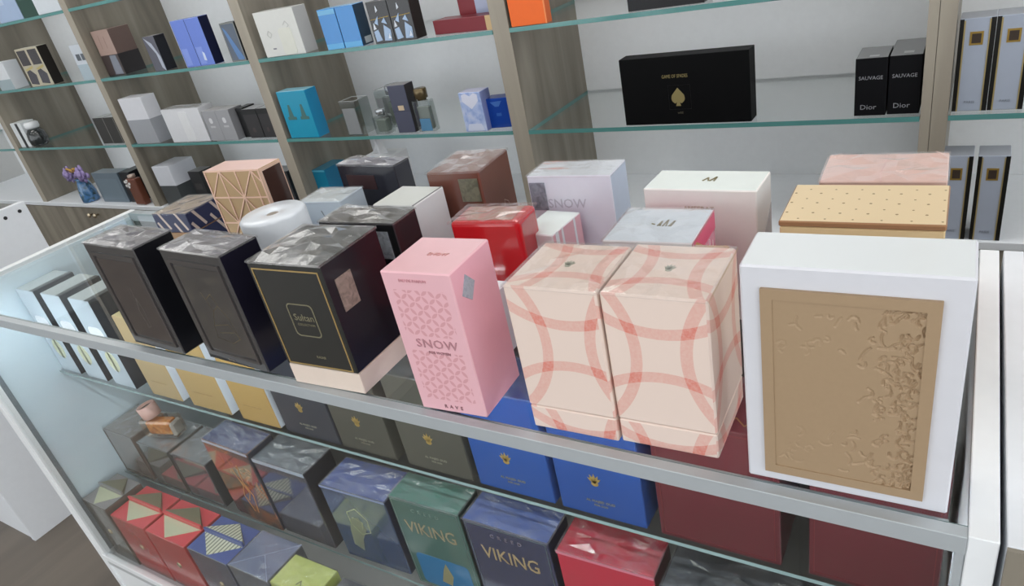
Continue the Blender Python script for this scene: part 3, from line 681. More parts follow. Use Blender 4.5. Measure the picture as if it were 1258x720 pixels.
b = Box('clasp_case', 'grey plastic case with rounded lid behind the end maroon box', (-.05, .705), (.07, .07, .10), 0, UZ, 'case'); b.body(P((120, 118, 112), .4), bev=.01, seg=3, z1=.07, name='case_base'); b.body(P((132, 130, 124), .35), bev=.012, seg=3, z0=.0705, z1=.1, name='case_lid')

# ---- lower inner shelf
G4 = 'boxes on the lower inner shelf of the showcase'
LS = LZ
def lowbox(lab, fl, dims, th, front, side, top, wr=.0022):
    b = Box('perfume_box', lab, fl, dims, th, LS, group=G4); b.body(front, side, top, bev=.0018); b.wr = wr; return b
GL = 1.9
b = lowbox('taupe film-wrapped box touching the white showcase end', (-1.7365, .583), (.1205, .10, .135), 0, P((118, 106, 98), .08, 0, 1, .05, 20), None, P((128, 116, 106), .1, 0, .8)); b.frame('dark_edge', 'front', (0, 0, 1, 1), P((74, 64, 58), .3), .0022, .0006); b.wrap(.003, 7)
b = lowbox('grey clear-lidded box under the amber bottle', (-1.598, .583), (.120, .10, .127), 0, P((98, 96, 92), .08, 0, 1, .04, 20), None, P((112, 118, 120), .1, 0, .9)); b.frame('dark_edge', 'front', (0, 0, 1, 1), P((54, 52, 52), .3), .0022, .0006); b.wrap(.003, 7)
b = lowbox('smoky grey box with rounded dark edge beside the flame print box', (-1.466, .583), (.125, .10, .127), 0, P((92, 92, 94), .08, 0, 1, .04, 20), P((52, 54, 58), .3), P((112, 114, 116), .1, 0, .9)); b.frame('dark_edge', 'front', (0, 0, 1, 1), P((58, 60, 64), .3), .0026, .0006); b.wrap(.003, 7)
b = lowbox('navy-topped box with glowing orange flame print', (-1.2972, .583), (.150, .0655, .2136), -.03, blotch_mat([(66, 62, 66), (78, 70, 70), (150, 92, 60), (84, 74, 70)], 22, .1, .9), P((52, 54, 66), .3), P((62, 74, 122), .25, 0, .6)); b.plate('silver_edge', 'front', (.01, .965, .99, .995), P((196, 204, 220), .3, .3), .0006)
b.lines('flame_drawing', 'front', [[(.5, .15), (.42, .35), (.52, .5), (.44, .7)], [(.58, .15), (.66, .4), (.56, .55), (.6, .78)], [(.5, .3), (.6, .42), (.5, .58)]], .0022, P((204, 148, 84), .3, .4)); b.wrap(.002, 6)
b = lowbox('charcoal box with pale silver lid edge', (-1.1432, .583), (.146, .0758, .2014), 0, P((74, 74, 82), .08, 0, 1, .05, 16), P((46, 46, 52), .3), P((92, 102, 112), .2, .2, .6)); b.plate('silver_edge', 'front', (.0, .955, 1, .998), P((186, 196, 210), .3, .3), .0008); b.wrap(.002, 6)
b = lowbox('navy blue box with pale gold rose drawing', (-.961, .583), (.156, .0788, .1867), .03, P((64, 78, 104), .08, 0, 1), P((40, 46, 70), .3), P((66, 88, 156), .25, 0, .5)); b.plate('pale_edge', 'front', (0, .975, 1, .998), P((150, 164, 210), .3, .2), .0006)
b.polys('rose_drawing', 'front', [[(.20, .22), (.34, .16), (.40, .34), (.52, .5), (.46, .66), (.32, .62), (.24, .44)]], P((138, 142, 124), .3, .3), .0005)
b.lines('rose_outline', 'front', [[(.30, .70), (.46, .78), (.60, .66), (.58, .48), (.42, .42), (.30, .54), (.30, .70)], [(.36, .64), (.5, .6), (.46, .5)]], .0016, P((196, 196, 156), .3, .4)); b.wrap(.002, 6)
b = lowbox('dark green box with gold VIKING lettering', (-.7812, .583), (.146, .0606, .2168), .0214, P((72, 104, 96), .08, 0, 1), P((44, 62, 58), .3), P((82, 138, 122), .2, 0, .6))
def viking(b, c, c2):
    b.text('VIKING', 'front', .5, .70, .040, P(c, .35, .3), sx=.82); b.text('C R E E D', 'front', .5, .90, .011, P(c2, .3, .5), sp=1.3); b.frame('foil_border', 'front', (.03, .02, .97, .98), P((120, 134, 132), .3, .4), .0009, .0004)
viking(b, (176, 160, 128), (140, 160, 150)); b.plate('blue_reflection', 'front', (.12, .04, .9, .40), P((42, 112, 158), .15, 0, .8), .0005, .01); b.polys('gold_motif', 'front', [[(.42, .12), (.56, .10), (.62, .22), (.56, .36), (.5, .28)]], P((168, 160, 120), .3, .4), .0009); b.wrap(.003, 7)  # blue plate: painted reflection of a blue box in front
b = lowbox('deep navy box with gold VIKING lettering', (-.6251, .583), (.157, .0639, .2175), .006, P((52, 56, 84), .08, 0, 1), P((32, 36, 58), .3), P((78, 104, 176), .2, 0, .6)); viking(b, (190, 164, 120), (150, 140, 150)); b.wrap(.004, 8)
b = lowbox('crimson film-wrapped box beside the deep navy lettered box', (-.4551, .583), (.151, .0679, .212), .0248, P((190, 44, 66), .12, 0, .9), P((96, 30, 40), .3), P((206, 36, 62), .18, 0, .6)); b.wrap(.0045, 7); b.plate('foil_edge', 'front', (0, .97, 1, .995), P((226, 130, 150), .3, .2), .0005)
b = lowbox('black glossy box at the low corner below the maroon box', (-.294, .583), (.20, .075, .205), .01, P((38, 42, 50), .1, 0, .9), None, P((44, 52, 60), .15, 0, .8)); b.plate('label', 'front', (.2, .3, .8, .6), P((70, 72, 78), .3, .3), .0005); b.wrap(.004, 8)
b = lowbox('orange-red box behind the grey corner post', (-.082, .583), (.10, .06, .205), 0, P((206, 78, 34), .3), None, P((206, 80, 36), .3)); b.plate('label', 'front', (.2, .3, .8, .6), P((226, 150, 90), .3), .0005)

# amber bottle lying with the boxes
r = bpy.data.objects.new('perfume_bottle', None); COL.objects.link(r); r.location = (-1.536, .628, LS + .1325); r.rotation_euler = (0, 0, .25); tag(r, 'amber glass perfume bottle with a hollow pink cap on the grey box', 'bottle')
bm = bmesh.new(); bx(bm, -.05, .05, -.02, .02, 0, .052, bev=.008, seg=2); obj('glass_body', bm, glass((.95, .9, .84), 1.6, .02, 'clear_thick_glass', .06), r)
bm = bmesh.new(); bx(bm, -.036, .034, -.014, .014, .006, .043, bev=.006, seg=2); obj('amber_liquid', bm, blotch_mat([(168, 96, 30), (226, 146, 60), (236, 184, 110)], 50, .15, .6), r)
bm = bmesh.new(); lathe(bm, [(.0001, 0), (.0158, 0), (.0158, .0006), (.0001, .0007)], 24, M=Matrix.Translation((-.014, 0, .0525)) @ Matrix.Rotation(-.2, 4, 'Y') @ Matrix.Translation((0, 0, .026))); obj('cap_hollow_shade', bm, P((40, 32, 30), .5), r)  # dark disc painted in for the shade inside the hollow cap
bm = bmesh.new(); lathe(bm, [(.019, 0), (.021, .002), (.0215, .032), (.0165, .033), (.016, .012), (.0001, .011)], 28, M=Matrix.Translation((-.014, 0, .0525)) @ Matrix.Rotation(-.2, 4, 'Y')); obj('cap', bm, P((214, 172, 160), .35), r, True)
bm = bmesh.new(); bx(bm, .0345, .046, -.016, .016, .004, .04, bev=.004); obj('clear_facet', bm, P((206, 206, 204), .1, .3), r)

# ---- front row on the deck: boxes with triangle-windowed tops
G5 = 'triangle-topped boxes at the front of the showcase deck'
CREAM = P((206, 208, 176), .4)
def tri(lab, fl, dims, th, front, top, kind):
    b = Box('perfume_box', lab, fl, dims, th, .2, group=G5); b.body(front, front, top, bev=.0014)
    if kind in ('plain', 'rib'):
        mt = CREAM if kind == 'plain' else band_mat((222, 222, 198), (124, 126, 112), 0, [(i * .0095, i * .0095 + .003) for i in range(15)], .4)
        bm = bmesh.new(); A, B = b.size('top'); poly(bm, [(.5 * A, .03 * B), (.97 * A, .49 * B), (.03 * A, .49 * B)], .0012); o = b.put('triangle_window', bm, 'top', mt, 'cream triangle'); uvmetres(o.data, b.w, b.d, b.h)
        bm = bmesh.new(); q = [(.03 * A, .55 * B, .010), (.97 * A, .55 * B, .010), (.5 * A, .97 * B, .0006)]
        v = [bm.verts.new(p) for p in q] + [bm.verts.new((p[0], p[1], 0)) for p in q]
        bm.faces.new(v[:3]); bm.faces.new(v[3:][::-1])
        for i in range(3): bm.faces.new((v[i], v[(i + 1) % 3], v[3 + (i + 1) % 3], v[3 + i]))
        o = b.put('folded_triangle', bm, 'top', P((134, 128, 102), .4) if kind == 'plain' else mt, 'sloping cream triangle'); uvmetres(o.data, b.w, b.d, b.h)  # plain tops: same cream, with the shade painted into a darker colour
        b.polys('ridge', 'top', [[(.02, .5), (.98, .5), (.98, .545), (.02, .545)]], top, .011)
        bm = bmesh.new(); lathe(bm, [(.0001, .0025), (.006, .002), (.008, 0)], 16); bmesh.ops.transform(bm, matrix=Matrix.Translation((.5 * b.w, .52 * b.h, 0)), verts=bm.verts[:]); b.put('round_boss', bm, 'front', P((176, 160, 130), .25, .6))
    b.wrap(.0015, 6, film(.05), over=.0008 if kind == 'film' else .0125) if kind == 'film' else None
    return b
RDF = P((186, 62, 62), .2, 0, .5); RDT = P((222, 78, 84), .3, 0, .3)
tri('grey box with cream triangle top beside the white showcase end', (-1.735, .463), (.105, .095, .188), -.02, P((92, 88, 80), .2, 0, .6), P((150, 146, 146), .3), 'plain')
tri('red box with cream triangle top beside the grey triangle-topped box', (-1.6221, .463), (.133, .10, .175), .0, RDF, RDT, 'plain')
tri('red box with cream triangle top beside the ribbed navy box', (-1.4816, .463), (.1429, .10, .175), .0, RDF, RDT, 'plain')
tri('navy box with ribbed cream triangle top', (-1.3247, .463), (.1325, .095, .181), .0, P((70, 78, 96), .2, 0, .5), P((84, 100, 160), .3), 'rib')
b = tri('slate blue film-wrapped box between ribbed navy and yellow-green boxes', (-1.184, .463), (.119, .095, .187), 0, P((92, 98, 110), .15, 0, .7), P((122, 132, 164), .2, 0, .6), 'film'); b.lines('crease', 'top', [[(.5, .5), (1, 1)], [(.5, .5), (1, 0)], [(.5, .5), (0, 0)]], .001, P((170, 180, 214), .2))
b = tri('bright yellow-green film-wrapped box near the photo bottom', (-1.056, .463), (.1173, .0706, .192), 0, P((176, 186, 92), .2, 0, .5), P((218, 228, 130), .2, 0, .5), 'film'); b.lines('emblem', 'top', [[(.5, .2), (.54, .36), (.6, .22)]], .002, P((120, 120, 60), .4))
b = tri('dark grey box just beyond the yellow-green film-wrapped box', (-.928, .463), (.12, .07, .18), 0, P((84, 86, 90), .2, 0, .6), P((96, 98, 104), .2, 0, .6), 'film'); b.plate('label', 'front', (.2, .3, .8, .6), P((120, 120, 124), .3), .0005)

# ------------------------------------------------------------------ stock on the wall unit
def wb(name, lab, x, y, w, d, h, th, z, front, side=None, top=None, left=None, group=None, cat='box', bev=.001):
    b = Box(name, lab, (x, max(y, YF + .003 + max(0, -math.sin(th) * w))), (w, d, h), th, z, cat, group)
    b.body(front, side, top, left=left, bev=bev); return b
GA, GB, GC = 'cartons on the upper wall shelf', 'cartons on the lower wall shelf', 'things on the white wall counter'
# top shelf, cut by the photo top
b = wb('perfume_carton', 'lilac grey carton at the far end of the topmost shelf', -3.99, 1.80, .13, .07, .14, 0, ZC, P((176, 168, 182), .35), P((206, 206, 212), .35), group=GA); b.plate('black_spine', 'front', (.86, 0, 1, 1), P((28, 28, 34), .3), .0006)
b = wb('perfume_carton', 'pale sky blue carton on the topmost shelf beside a dark green carton', -3.83, 1.80, .21, .07, .14, 0, ZC, P((168, 188, 218), .35), group=GA); b.plate('label', 'front', (.1, .5, .5, .7), P((190, 206, 228), .4), .0005)
b = wb('perfume_carton', 'dark green carton on the topmost shelf', -3.615, 1.80, .125, .07, .14, 0, ZC, P((40, 74, 64), .35), group=GA); b.plate('label', 'front', (.2, .5, .8, .7), P((60, 96, 84), .4), .0005)
b = wb('perfume_carton', 'white carton on the topmost shelf next to the dark green carton', -3.485, 1.80, .19, .08, .14, 0, ZC, P((218, 224, 230), .35), group=GA); b.plate('label', 'front', (.2, .5, .8, .7), P((200, 208, 216), .4), .0005)
# upper shelf, first bay
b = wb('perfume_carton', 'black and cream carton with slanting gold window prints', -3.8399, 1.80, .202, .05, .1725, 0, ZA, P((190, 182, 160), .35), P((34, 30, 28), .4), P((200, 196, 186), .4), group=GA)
for (u0, u1) in ((.05, .44), (.54, .93)):
    b.plate('dark_window', 'front', (u0, .56, u1, .95), P((58, 52, 56), .25, 0, .4), .0006); b.polys('smoky_swirl', 'front', [[(u0, .08), (u1 - .06, .04), (u1, .30), (u1 - .2, .46), (u0 + .04, .4)]], P((66, 62, 72), .25, 0, .4), .0006); b.polys('gold_sash', 'front', [[(u0, .46), (u1, .54), (u1, .48), (u0 + .1, .42)]], P((196, 180, 120), .3, .4), .0008)
b = wb('perfume_carton', 'white carton with two dark square labels and frosted base', -3.3765, 1.80, .112, .06, .15, -.03, ZA, P((206, 212, 220), .3), group=GA)
b.plate('frosted_base', 'front', (0, 0, 1, .45), P((176, 192, 202), .2, 0, .4), .0005)
for u in (.2, .58): b.plate('dark_label', 'front', (u, .56, u + .3, .74), P((92, 98, 106), .4), .0007)
b = wb('perfume_carton', 'small white box with grey base beside the slanting gold window carton', -4.15, 1.80, .14, .07, .13, 0, ZA, P((220, 224, 228), .35), group=GA); b.plate('grey_base', 'front', (0, 0, 1, .38), P((162, 178, 184), .3), .0005)
# upper shelf, second bay
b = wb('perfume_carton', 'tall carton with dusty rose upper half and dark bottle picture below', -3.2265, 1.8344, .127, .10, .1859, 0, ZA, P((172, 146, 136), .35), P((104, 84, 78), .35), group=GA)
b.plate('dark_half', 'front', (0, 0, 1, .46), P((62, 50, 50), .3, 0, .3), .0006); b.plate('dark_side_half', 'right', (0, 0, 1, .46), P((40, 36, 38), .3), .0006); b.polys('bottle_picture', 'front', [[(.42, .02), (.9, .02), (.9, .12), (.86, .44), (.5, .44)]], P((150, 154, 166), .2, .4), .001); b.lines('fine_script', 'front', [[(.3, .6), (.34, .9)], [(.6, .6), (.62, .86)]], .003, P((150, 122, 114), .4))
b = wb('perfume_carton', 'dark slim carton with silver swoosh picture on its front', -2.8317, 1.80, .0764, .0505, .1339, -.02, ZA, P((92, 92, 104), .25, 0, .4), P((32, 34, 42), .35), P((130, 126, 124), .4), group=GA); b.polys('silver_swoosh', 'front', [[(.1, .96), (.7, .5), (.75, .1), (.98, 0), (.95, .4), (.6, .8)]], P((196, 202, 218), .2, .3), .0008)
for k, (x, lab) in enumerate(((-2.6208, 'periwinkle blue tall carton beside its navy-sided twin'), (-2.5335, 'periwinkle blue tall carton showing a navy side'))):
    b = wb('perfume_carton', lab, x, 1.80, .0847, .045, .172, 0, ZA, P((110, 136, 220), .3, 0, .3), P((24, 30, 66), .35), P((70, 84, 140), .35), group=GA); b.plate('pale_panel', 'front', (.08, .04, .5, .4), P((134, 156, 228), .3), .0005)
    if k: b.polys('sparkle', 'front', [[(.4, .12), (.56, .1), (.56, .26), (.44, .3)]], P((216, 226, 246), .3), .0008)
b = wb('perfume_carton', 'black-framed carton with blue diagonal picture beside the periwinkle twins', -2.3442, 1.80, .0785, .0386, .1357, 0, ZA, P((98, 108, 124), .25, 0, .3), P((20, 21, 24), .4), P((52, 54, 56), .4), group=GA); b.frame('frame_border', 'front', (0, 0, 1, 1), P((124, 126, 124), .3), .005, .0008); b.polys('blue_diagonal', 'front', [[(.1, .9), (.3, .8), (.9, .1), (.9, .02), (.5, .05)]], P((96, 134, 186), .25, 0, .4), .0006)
# upper shelf, third bay
b = wb('perfume_carton', 'large white embossed carton with curvy embossed shapes', -2.156, 1.80, .2039, .06, .1498, -.02, ZA, P((224, 224, 220), .35), P((190, 190, 190), .4), group=GA); b.plate('embossed_panel', 'front', (.5, .02, .82, .6), P((226, 226, 216), .3), .002, .01); b.lines('embossed_rings', 'front', [[(.2, .5), (.26, .58), (.32, .5), (.26, .42), (.2, .5)], [(.66, .66), (.74, .74), (.8, .64), (.72, .58)]], .003, P((200, 200, 196), .4), .001); b.plate('grey_mark', 'front', (.24, .16, .32, .19), P((130, 130, 140), .4), .0007)
for k, (x, lab) in enumerate(((-1.8472, 'bright blue carton beside its twin, next to the large white embossed carton'), (-1.766, 'bright blue carton with dark teal side'))):
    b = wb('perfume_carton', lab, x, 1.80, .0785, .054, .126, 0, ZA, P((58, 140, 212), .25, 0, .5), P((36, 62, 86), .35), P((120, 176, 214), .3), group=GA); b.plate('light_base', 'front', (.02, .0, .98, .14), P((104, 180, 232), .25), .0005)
    b.plate('white_mark', 'right', (.3, .04, .9, .2), P((196, 206, 212), .4), .0005) if k else b.plate('light_band', 'front', (.02, .86, .98, .98), P((120, 184, 226), .25), .0005)
for k, (x, lab) in enumerate(((-1.632, 'black carton with crystal picture beside the bright blue cartons'), (-1.546, 'black carton with crystal picture beside the maroon gift box'))):
    b = wb('perfume_carton', lab, x, 1.80, .084, .0524, .125, 0, ZA, P((32, 30, 32), .25, 0, .4), P((44, 40, 38), .35), group=GA)
    b.polys('crystals', 'front', [[(.1, .05), (.4, .08), (.3, .34), (.08, .3)], [(.5, .06), (.85, .05), (.9, .3), (.62, .44)], [(.2, .5), (.36, .44), (.44, .66)], [(.55, .5), (.8, .44), (.72, .6)]], P((150, 170, 196), .15, .3), .0012); b.polys('white_glints', 'front', [[(.7, .1), (.84, .1), (.8, .22)], [(.1, .34), (.24, .36), (.16, .5)], [(.4, .74), (.5, .78), (.44, .9)]], P((224, 230, 240), .2), .0016); b.lines('gold_line', 'front', [[(.05, .58), (.95, .62)]], .002, P((150, 126, 60), .3, .5))
b = wb('gift_set', 'low maroon gift box with cream ribbon strip in front of a taller maroon box', -1.4175, 1.836, .2672, .06, .0405, -.14, ZA, P((132, 42, 52), .4), P((110, 34, 44), .4), group=GA); b.plate('cream_ribbon', 'front', (.80, 0, .92, 1), P((214, 182, 136), .4), .0012)
b = wb('gift_set', 'taller maroon box with pale window card behind the low maroon gift box', -1.36, 1.905, .235, .06, .15, -.06, ZA, P((132, 38, 48), .4), P((110, 34, 44), .4), group=GA); b.plate('window_card', 'front', (.28, .12, .76, .98), P((168, 176, 204), .3, 0, .3), .0008); b.plate('cream_ribbon', 'front', (.84, 0, .95, 1), P((206, 190, 190), .4), .0012)
b = wb('perfume_carton', 'flat orange box with dark edge on the upper shelf', -1.119, 1.80, .116, .03, .14, 0, ZA, P((255, 112, 32), .45), P((230, 104, 40), .45), left=P((44, 22, 18), .4), group=GA); b.plate('pale_edge', 'front', (.965, 0, 1, 1), P((250, 150, 90), .4), .0005)
b = wb('perfume_carton', 'long black box cut by the photo top above the gold spade box', -.7694, 1.813, .20, .07, .12, 0, ZA, P((22, 20, 24), .4), group=GA); b.plate('label', 'front', (.3, .5, .7, .7), P((44, 40, 44), .4), .0005)
# lower shelf, first bay
r = bpy.data.objects.new('perfume_bottle', None); COL.objects.link(r); r.location = (-4.13, 1.84, ZB + .0004); tag(r, 'black round bottle with white shoulder beside a striped white carton', 'bottle', GB)
bm = bmesh.new(); lathe(bm, [(.03, 0), (.043, .012), (.047, .04), (.042, .07), (.03, .088), (.0001, .092)], 24); obj('glass_body', bm, P((44, 48, 48), .15, 0, .6), r, True)
bm = bmesh.new(); lathe(bm, [(.028, .09), (.034, .098), (.034, .118), (.026, .124), (.0001, .125)], 20); obj('cap', bm, P((226, 228, 230), .35), r, True)
b = wb('perfume_carton', 'white carton with one black vertical stripe', -4.2845, 1.8108, .105, .07, .1278, .02, ZB, P((222, 226, 228), .35), group=GB); b.plate('black_stripe', 'front', (.44, 0, .68, .98), P((36, 38, 40), .3), .0006)
for x, y, w, lab in ((-3.5064, 1.8215, .0875, 'charcoal square carton beside its twin, farther from the upright'), (-3.4135, 1.8184, .0837, 'charcoal square carton touching the light wood upright')):
    b = wb('perfume_carton', lab, x, y, w, .07, .1226, 0, ZB, P((50, 48, 46), .4), None, P((170, 174, 174), .4), group=GB); b.plate('edge_line', 'front', (.96, 0, 1, 1), P((130, 128, 124), .4), .0006)
# lower shelf, second bay
b = wb('perfume_carton', 'tall carton with white top half and grey base half', -3.1935, 1.80, .165, .07, .2014, .03, ZB, P((216, 216, 222), .35), group=GB); b.plate('grey_half', 'front', (0, 0, 1, .53), P((158, 160, 166), .3), .0006); b.plate('grey_side_half', 'right', (0, 0, 1, .53), P((158, 160, 166), .3), .0006); b.lines('fold', 'front', [[(.4, .06), (.36, .5)]], .002, P((136, 138, 144), .4))
b = wb('perfume_carton', 'wide glossy white carton wrapped in film beside pale grey twins', -2.919, 1.80, .254, .07, .1413, 0, ZB, P((222, 222, 226), .2, 0, .6), group=GB); b.plate('raised_panel', 'front', (.44, .04, .66, .9), P((228, 228, 230), .25, 0, .4), .002, .008); b.wrap(.003, 6)
for x, lab in ((-2.6509, 'pale grey carton with small white emblem beside the glossy white carton'), (-2.5665, 'pale grey carton with small white emblem beside the black slab')):
    b = wb('perfume_carton', lab, x, 1.80, .083, .07, .124, 0, ZB, P((158, 158, 162), .35), P((146, 146, 150), .35), P((170, 168, 168), .35), group=GB); b.plate('white_emblem', 'front', (.36, .58, .60, .76), P((214, 214, 216), .35), .0006, .008); b.plate('white_line', 'front', (.3, .44, .66, .5), P((190, 190, 192), .35), .0005)
b = wb('perfume_carton', 'narrow black slab carton standing between grey and black cartons', -2.478, 1.831, .039, .067, .118, .05, ZB, P((20, 20, 22), .35), group=GB); b.plate('lid_edge', 'front', (0, .9, 1, 1), P((40, 40, 42), .3), .0006)
for x, w, lab in ((-2.4309, .082, 'black ribbed carton beside the narrow black slab carton'), (-2.3449, .0726, 'black ribbed carton touching the pale wood upright')):
    b = wb('perfume_carton', lab, x, 1.82, w, .07, .1145, 0, ZB, P((52, 50, 52), .35), P((44, 42, 44), .35), P((160, 160, 162), .3), group=GB); b.plate('dark_top_band', 'front', (0, .82, 1, 1), P((28, 28, 30), .3), .0006); b.plate('round_badge', 'front', (.36, .2, .56, .36), P((74, 64, 64), .4), .0005, .006)
# lower shelf, third bay
b = wb('perfume_carton', 'bright teal carton with two brown peaked figures', -2.1756, 1.80, .1521, .0565, .1734, -.015, ZB, P((16, 152, 188), .3, 0, .3), P((16, 134, 182), .3), P((160, 220, 238), .25), group=GB)
FG = P((72, 112, 108), .4)
for u in (.14, .58): b.polys('peaked_figure', 'front', [[(u, .40), (u + .3, .40), (u + .3, .46), (u + .22, .47), (u + .18, .72), (u + .12, .72), (u + .06, .47), (u, .46)]], FG, .0008)
for n, (x, y, w, h, lab) in enumerate(((-1.8863, 1.8082, .0792, .1201, 'clear acrylic case with frosted label beside the teal carton'), (-1.80, 1.90, .0768, .1274, 'clear acrylic case set behind the frosted-label case'))):
    b = Box('acrylic_case', lab, (x, y), (w, .07 if n == 0 else .06, h), -.03, ZB, 'case', GB); b.body(ACRYL, bev=.002); b.plate('frosted_insert', 'front', (.1, .03, .9, .8), P((138, 140, 142), .3), .0006); b.frame('edge_rim', 'top', (0, 0, 1, 1), P((190, 192, 192), .2), .004, .001)
def flacon(lab, x, y, w, d, h, z, body, capm, caph, capr, nm='perfume_bottle'):
    r = bpy.data.objects.new(nm, None); COL.objects.link(r); r.location = (x + w / 2, y + d / 2, z + .0004); tag(r, lab, 'bottle', GB)
    hb = h - caph; bm = bmesh.new(); bx(bm, -w / 2, w / 2, -d / 2, d / 2, 0, hb, bev=min(w, d) * .12, seg=2); obj('glass_body', bm, body, r)
    bm = bmesh.new(); bx(bm, -w * .36, w * .36, -d * .32, d * .32, .008, hb * .8, bev=.003); obj('perfume_liquid', bm, P((150, 158, 150), .15, 0, .4), r)
    bm = bmesh.new(); lathe(bm, [(capr * .7, hb), (capr * .7, hb + .004), (capr, hb + .006), (capr, h - .002), (capr * .9, h), (.0001, h)], 20); obj('cap', bm, capm, r, True)
    return r
flacon('small silver-capped clear bottle in front of the taller clear flacon', -1.7475, 1.802, .0620, .04, .0844, ZB, ACRYL, SILVER, .02, .018)
flacon('taller clear flacon with silver cap behind the small clear bottle', -1.745, 1.875, .085, .05, .146, ZB, ACRYL, SILVER, .035, .03)
b = wb('perfume_carton', 'slim slate navy carton with little cream tag at its middle', -1.6526, 1.8144, .0734, .0484, .1592, .0244, ZB, P((76, 78, 98), .35), P((44, 40, 44), .35), P((150, 146, 148), .35), group=GB); b.plate('cream_tag', 'front', (.36, .48, .68, .58), P((210, 186, 156), .4), .0012); b.plate('lid_seam', 'front', (0, .46, 1, .47), P((50, 50, 68), .4), .0005)
r = flacon('clear blue-based bottle with round gold cap beside the slim slate navy carton', -1.565, 1.815, .07, .03, .142, ZB, ACRYL, P((120, 104, 76), .25, .6), .038, .022)
bm = bmesh.new(); bx(bm, -.02, .026, -.0158, -.0151, .004, .045); obj('blue_base', bm, P((86, 138, 176), .2), r)
bm = bmesh.new(); bx(bm, -.028, -.018, -.0162, -.0152, .02, .10); obj('dark_strip', bm, P((54, 56, 66), .3), r)
b = wb('perfume_carton', 'pale blue carton with white heart print', -1.3583, 1.80, .0812, .0542, .1233, 0, ZB, blotch_mat([(140, 164, 220), (176, 194, 236), (206, 214, 242)], 40, .3, .2), P((150, 162, 214), .35), P((190, 190, 216), .35), group=GB)
b.polys('white_heart', 'front', [[(.5, .58), (.86, .78), (.86, .94), (.7, .98), (.5, .9), (.3, .98), (.12, .94), (.12, .78)]], P((228, 230, 248), .4), .0006); b.polys('white_base', 'front', [[(.1, .02), (.9, .02), (.8, .2), (.2, .2)]], P((216, 222, 244), .4), .0006)
b = wb('perfume_carton', 'deep cobalt blue small carton tilted beside the heart print carton', -1.2817, 1.826, .0779, .05, .0927, .12, ZB, P((8, 68, 168), .3, 0, .3), P((206, 214, 232), .35), P((20, 50, 130), .35), group=GB); b.polys('pale_crest', 'front', [[(.2, .88), (.72, .9), (.56, .72), (.4, .72)]], P((70, 120, 200), .35), .0005); b.plate('pale_label', 'front', (.4, .4, .62, .5), P((50, 104, 190), .4), .0005)
# lower shelf, fourth bay
BL = P((6, 6, 8), .6, ior=1.25)
b = wb('gift_set', 'wide black box with gold spade emblem', -.8098, 1.805, .3466, .0511, .1785, -.015, ZB, BL, P((10, 10, 12), .6, ior=1.25), P((9, 9, 11), .6, ior=1.25), group=GB)
SG = P((176, 160, 110), .35, .4); b.text('GAME OF SPADES', 'front', .44, .71, .0125, SG, sx=.72)
sp = [(0, .036)] + [(.019 * math.sin(t) * (1 - .12 * math.cos(t)), .006 - .013 * math.cos(t) + (0 if t < 1.7 else (t - 1.7) * .010)) for t in [math.pi - i * .2 for i in range(5, 14)]] + [(.004, -.002), (.007, -.012)]
bm = bmesh.new(); A, B = b.size('front'); cx, cz = .455 * A, .34 * B
poly(bm, [(cx + u * .95, cz + v) for u, v in sp] + [(cx - u * .95, cz + v) for u, v in sp[:0:-1]], .0008); b.put('spade_emblem', bm, 'front', SG)
b.text('wild', 'front', .465, .17, .009, P((110, 104, 88), .4, .3), 'small_lettering'); b.frame('debossed_panel', 'front', (.38, .22, .555, .58), P((18, 18, 19), .35), .0006, .0004)
for x, y, w, d, lab in ((-.2262, 1.8122, .0672, .11, 'black silver-lettered carton standing between the gold spade box and its twin'), (-.1565, 1.8158, .0662, .16, 'black carton with silver lettering touching the double upright')):
    b = wb('perfume_carton', lab, x, y, w, d, .1332, 0, ZB, P((13, 13, 17), .5, ior=1.3), None, P((112, 112, 114), .3, 0, .4, .05, 40), group=GB)
    ST = P((186, 188, 194), .3, .4); b.text('SAUVAGE', 'front', .49, .66, .0118, ST, sx=1.0); b.text('Dior', 'front', .44, .15, .016, ST, sx=1.15); b.plate('top_mark', 'top', (.4, .12, .7, .24), P((170, 170, 172), .35), .0005)
def edged(lab, x, y, w, h, z, grp, th=-.015):
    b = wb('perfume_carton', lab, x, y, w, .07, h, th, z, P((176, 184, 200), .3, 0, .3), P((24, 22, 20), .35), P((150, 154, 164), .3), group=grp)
    for u0, u1 in ((0, .12), (.86, 1)): b.plate('black_border', 'front', (u0, 0, u1, .995), P((24, 22, 20), .35), .0008)
    for u0, u1 in ((.12, .165), (.82, .86)): b.plate('gold_line', 'front', (u0, 0, u1, .98), P((190, 170, 118), .35, .4), .0008)
    b.plate('gold_label', 'front', (.31, .72, .69, .86), P((190, 156, 80), .3, .5), .0008); b.plate('dark_label', 'front', (.37, .74, .63, .84), P((66, 54, 46), .35), .0014); b.text('PARIS', 'front', .48, .1, .008, P((140, 146, 158), .4))
    return b
edged('tall white black-edged carton on the glass shelf, touching the double upright', -.0262, 1.82, .0655, .198, ZB, GB); edged('tall white black-edged carton on the glass shelf at the photo edge', .0405, 1.82, .0646, .198, ZB, GB)
edged('tall white black-edged carton on the counter, partly behind the gold speckled box', -.034, 1.80, .061, .2085, ZT, GC); edged('tall white black-edged carton on the counter, fully in the open', .0361, 1.80, .061, .2078, ZT, GC)
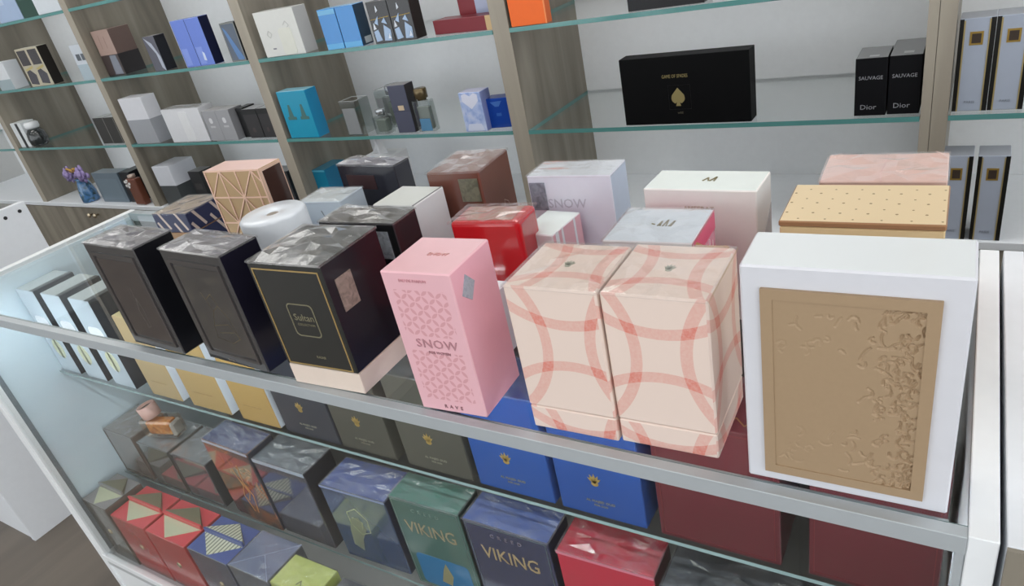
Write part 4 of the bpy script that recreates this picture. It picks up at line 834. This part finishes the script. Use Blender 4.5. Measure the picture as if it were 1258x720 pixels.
# wall counter
b = wb('perfume_carton', 'wide blue-grey carton on the wall counter beside the flower-topped vase', -3.765, 1.8239, .225, .07, .1546, .0213, ZT, P((108, 122, 134), .4), P((90, 104, 116), .4), P((136, 146, 154), .4), group=GC); b.plate('pale_panel', 'front', (.1, .1, .9, .8), P((114, 130, 142), .4), .0006)
b = wb('perfume_carton', 'black carton on the wall counter behind a copper bottle', -3.5256, 1.83, .075, .12, .155, .09, ZT, P((20, 21, 28), .35), group=GC); b.plate('label', 'front', (.2, .4, .8, .6), P((40, 40, 46), .4), .0005)
r = bpy.data.objects.new('perfume_bottle', None); COL.objects.link(r); r.location = (-3.405, 1.82, ZT + .0004); tag(r, 'copper brown bottle with white flower clip on the wall counter', 'bottle', GC)
bm = bmesh.new(); bx(bm, -.04, .04, -.018, .018, 0, .135, bev=.006, seg=2); obj('glass_body', bm, P((116, 68, 52), .25, 0, .4), r)
bm = bmesh.new(); lathe(bm, [(.014, .135), (.018, .139), (.018, .150), (.0001, .152)], 16); obj('cap', bm, P((196, 176, 164), .3, .3), r, True)
bm = bmesh.new()
for k in range(5):
    a = k * 1.2566; poly(bm, [(-.03 + .004 * math.cos(a), .11 + .004 * math.sin(a)), (-.03 + .02 * math.cos(a - .4), .11 + .02 * math.sin(a - .4)), (-.03 + .024 * math.cos(a), .11 + .024 * math.sin(a)), (-.03 + .02 * math.cos(a + .4), .11 + .02 * math.sin(a + .4))], .003)
bmesh.ops.transform(bm, matrix=Matrix(((1, 0, 0, 0), (0, 0, -1, -.018), (0, 1, 0, 0), (0, 0, 0, 1))), verts=bm.verts[:]); obj('flower_clip', bm, P((232, 232, 232), .4), r)
b = Box('gift_set', 'dark grey box with overhanging white lid on the wall counter', (-3.20, 1.815), (.125, .135, .19), .0382, ZT, 'box', GC); b.body(P((72, 76, 78), .4), z1=.095, name='box_base', grow=-.001); b.body(P((216, 218, 226), .35), z0=.0955, name='box_lid', bev=.0015)
b = wb('perfume_carton', 'black carton beside the white-lidded grey box', -3.03, 1.87, .085, .07, .145, 0, ZT, P((34, 34, 36), .4), None, P((120, 120, 122), .4), group=GC); b.plate('label', 'front', (.2, .4, .8, .6), P((60, 58, 58), .4), .0005)
b = wb('perfume_carton', 'teal carton on the wall counter behind the ice white box', -2.30, 1.86, .17, .12, .155, 0, ZT, P((14, 124, 158), .3), P((14, 112, 152), .3), P((70, 144, 172), .3), group=GC); b.plate('light_edge', 'front', (0, .95, 1, .99), P((90, 176, 204), .3), .0006)
b = wb('perfume_carton', 'charcoal carton behind the rose gold lattice box on the wall counter', -2.45, 1.86, .10, .07, .15, 0, ZT, P((52, 52, 54), .4), None, P((150, 150, 152), .4), group=GC); b.plate('label', 'front', (.2, .4, .8, .6), P((80, 80, 82), .4), .0005)
b = Box('tissue_box', 'white tissue box with a tissue sticking up on the wall counter', (-1.913, 1.86), (.145, .10, .203), .03, ZT, 'tissue box', GC); b.body(P((238, 238, 240), .5), bev=.003, seg=2)
bm = bmesh.new(); g = [[bm.verts.new((-.012 + (.036, .02, .004)[j] * (i / 1.5 - 1), -.01 + .010 * math.sin(i * 2.4 + j), .2025 + (0, .032, .066)[j])) for i in range(4)] for j in range(3)]
for j in range(2):
    for i in range(3): bm.faces.new((g[j][i], g[j][i + 1], g[j + 1][i + 1], g[j + 1][i]))
bmesh.ops.solidify(bm, geom=bm.faces[:], thickness=.0012); obj('tissue', bm, P((246, 246, 248), .7), b.root)
b.plate('slot_film', 'top', (.15, .3, .85, .7), P((222, 222, 226), .3), .0006, .01)
r = bpy.data.objects.new('flower_vase', None); COL.objects.link(r); r.location = (-3.905, 1.835, ZT + .0004); tag(r, 'blue-green vase bottle with lilac flowers and gold bow on the wall counter', 'vase', GC)
bm = bmesh.new(); lathe(bm, [(.038, 0), (.044, .006), (.043, .05), (.034, .09), (.026, .115), (.032, .124), (.026, .124), (.0001, .11)], 24); obj('glass_body', bm, blotch_mat([(44, 70, 70), (84, 132, 184), (60, 86, 80)], 30, .15, .6), r, True)
def blossom(cx, cz, s, col, nm, n=7):
    bm = bmesh.new(); rr = random.Random(int(cx * 999))
    for k in range(n * 2):
        a = k * 2.399; R = s * (.25 + .75 * k / (n * 2)); M = Matrix.Translation((cx + R * .8 * math.cos(a), -.01 - s * .5 * (1 - k / (n * 2)), cz + R * .7 * math.sin(a))) @ Matrix.Rotation(a, 4, 'Y') @ Matrix.Diagonal((s * .42, s * .14, s * .3, 1))
        bmesh.ops.create_icosphere(bm, subdivisions=1, radius=1, matrix=M)
    obj(nm, bm, col, r, True)
blossom(-.062, .150, .052, P((150, 134, 180), .6), 'flower'); blossom(.062, .152, .055, P((156, 138, 188), .6), 'flower')
bm = bmesh.new()
for sx in (-1, 1):
    tube(bm, [(0, -.02, .17), (sx * .03, -.03, .186), (sx * .058, -.02, .18), (sx * .05, -.02, .165), (0, -.02, .168)], .006, 6)
obj('gold_bow', bm, P((190, 148, 78), .35, .3), r)
bm = bmesh.new()
for a in (-.05, -.02, .03, .055): tube(bm, [(0, 0, .10), (a * .5, -.004, .13), (a, -.008, .16)], .003, 5)
obj('stem', bm, P((60, 92, 62), .6), r)
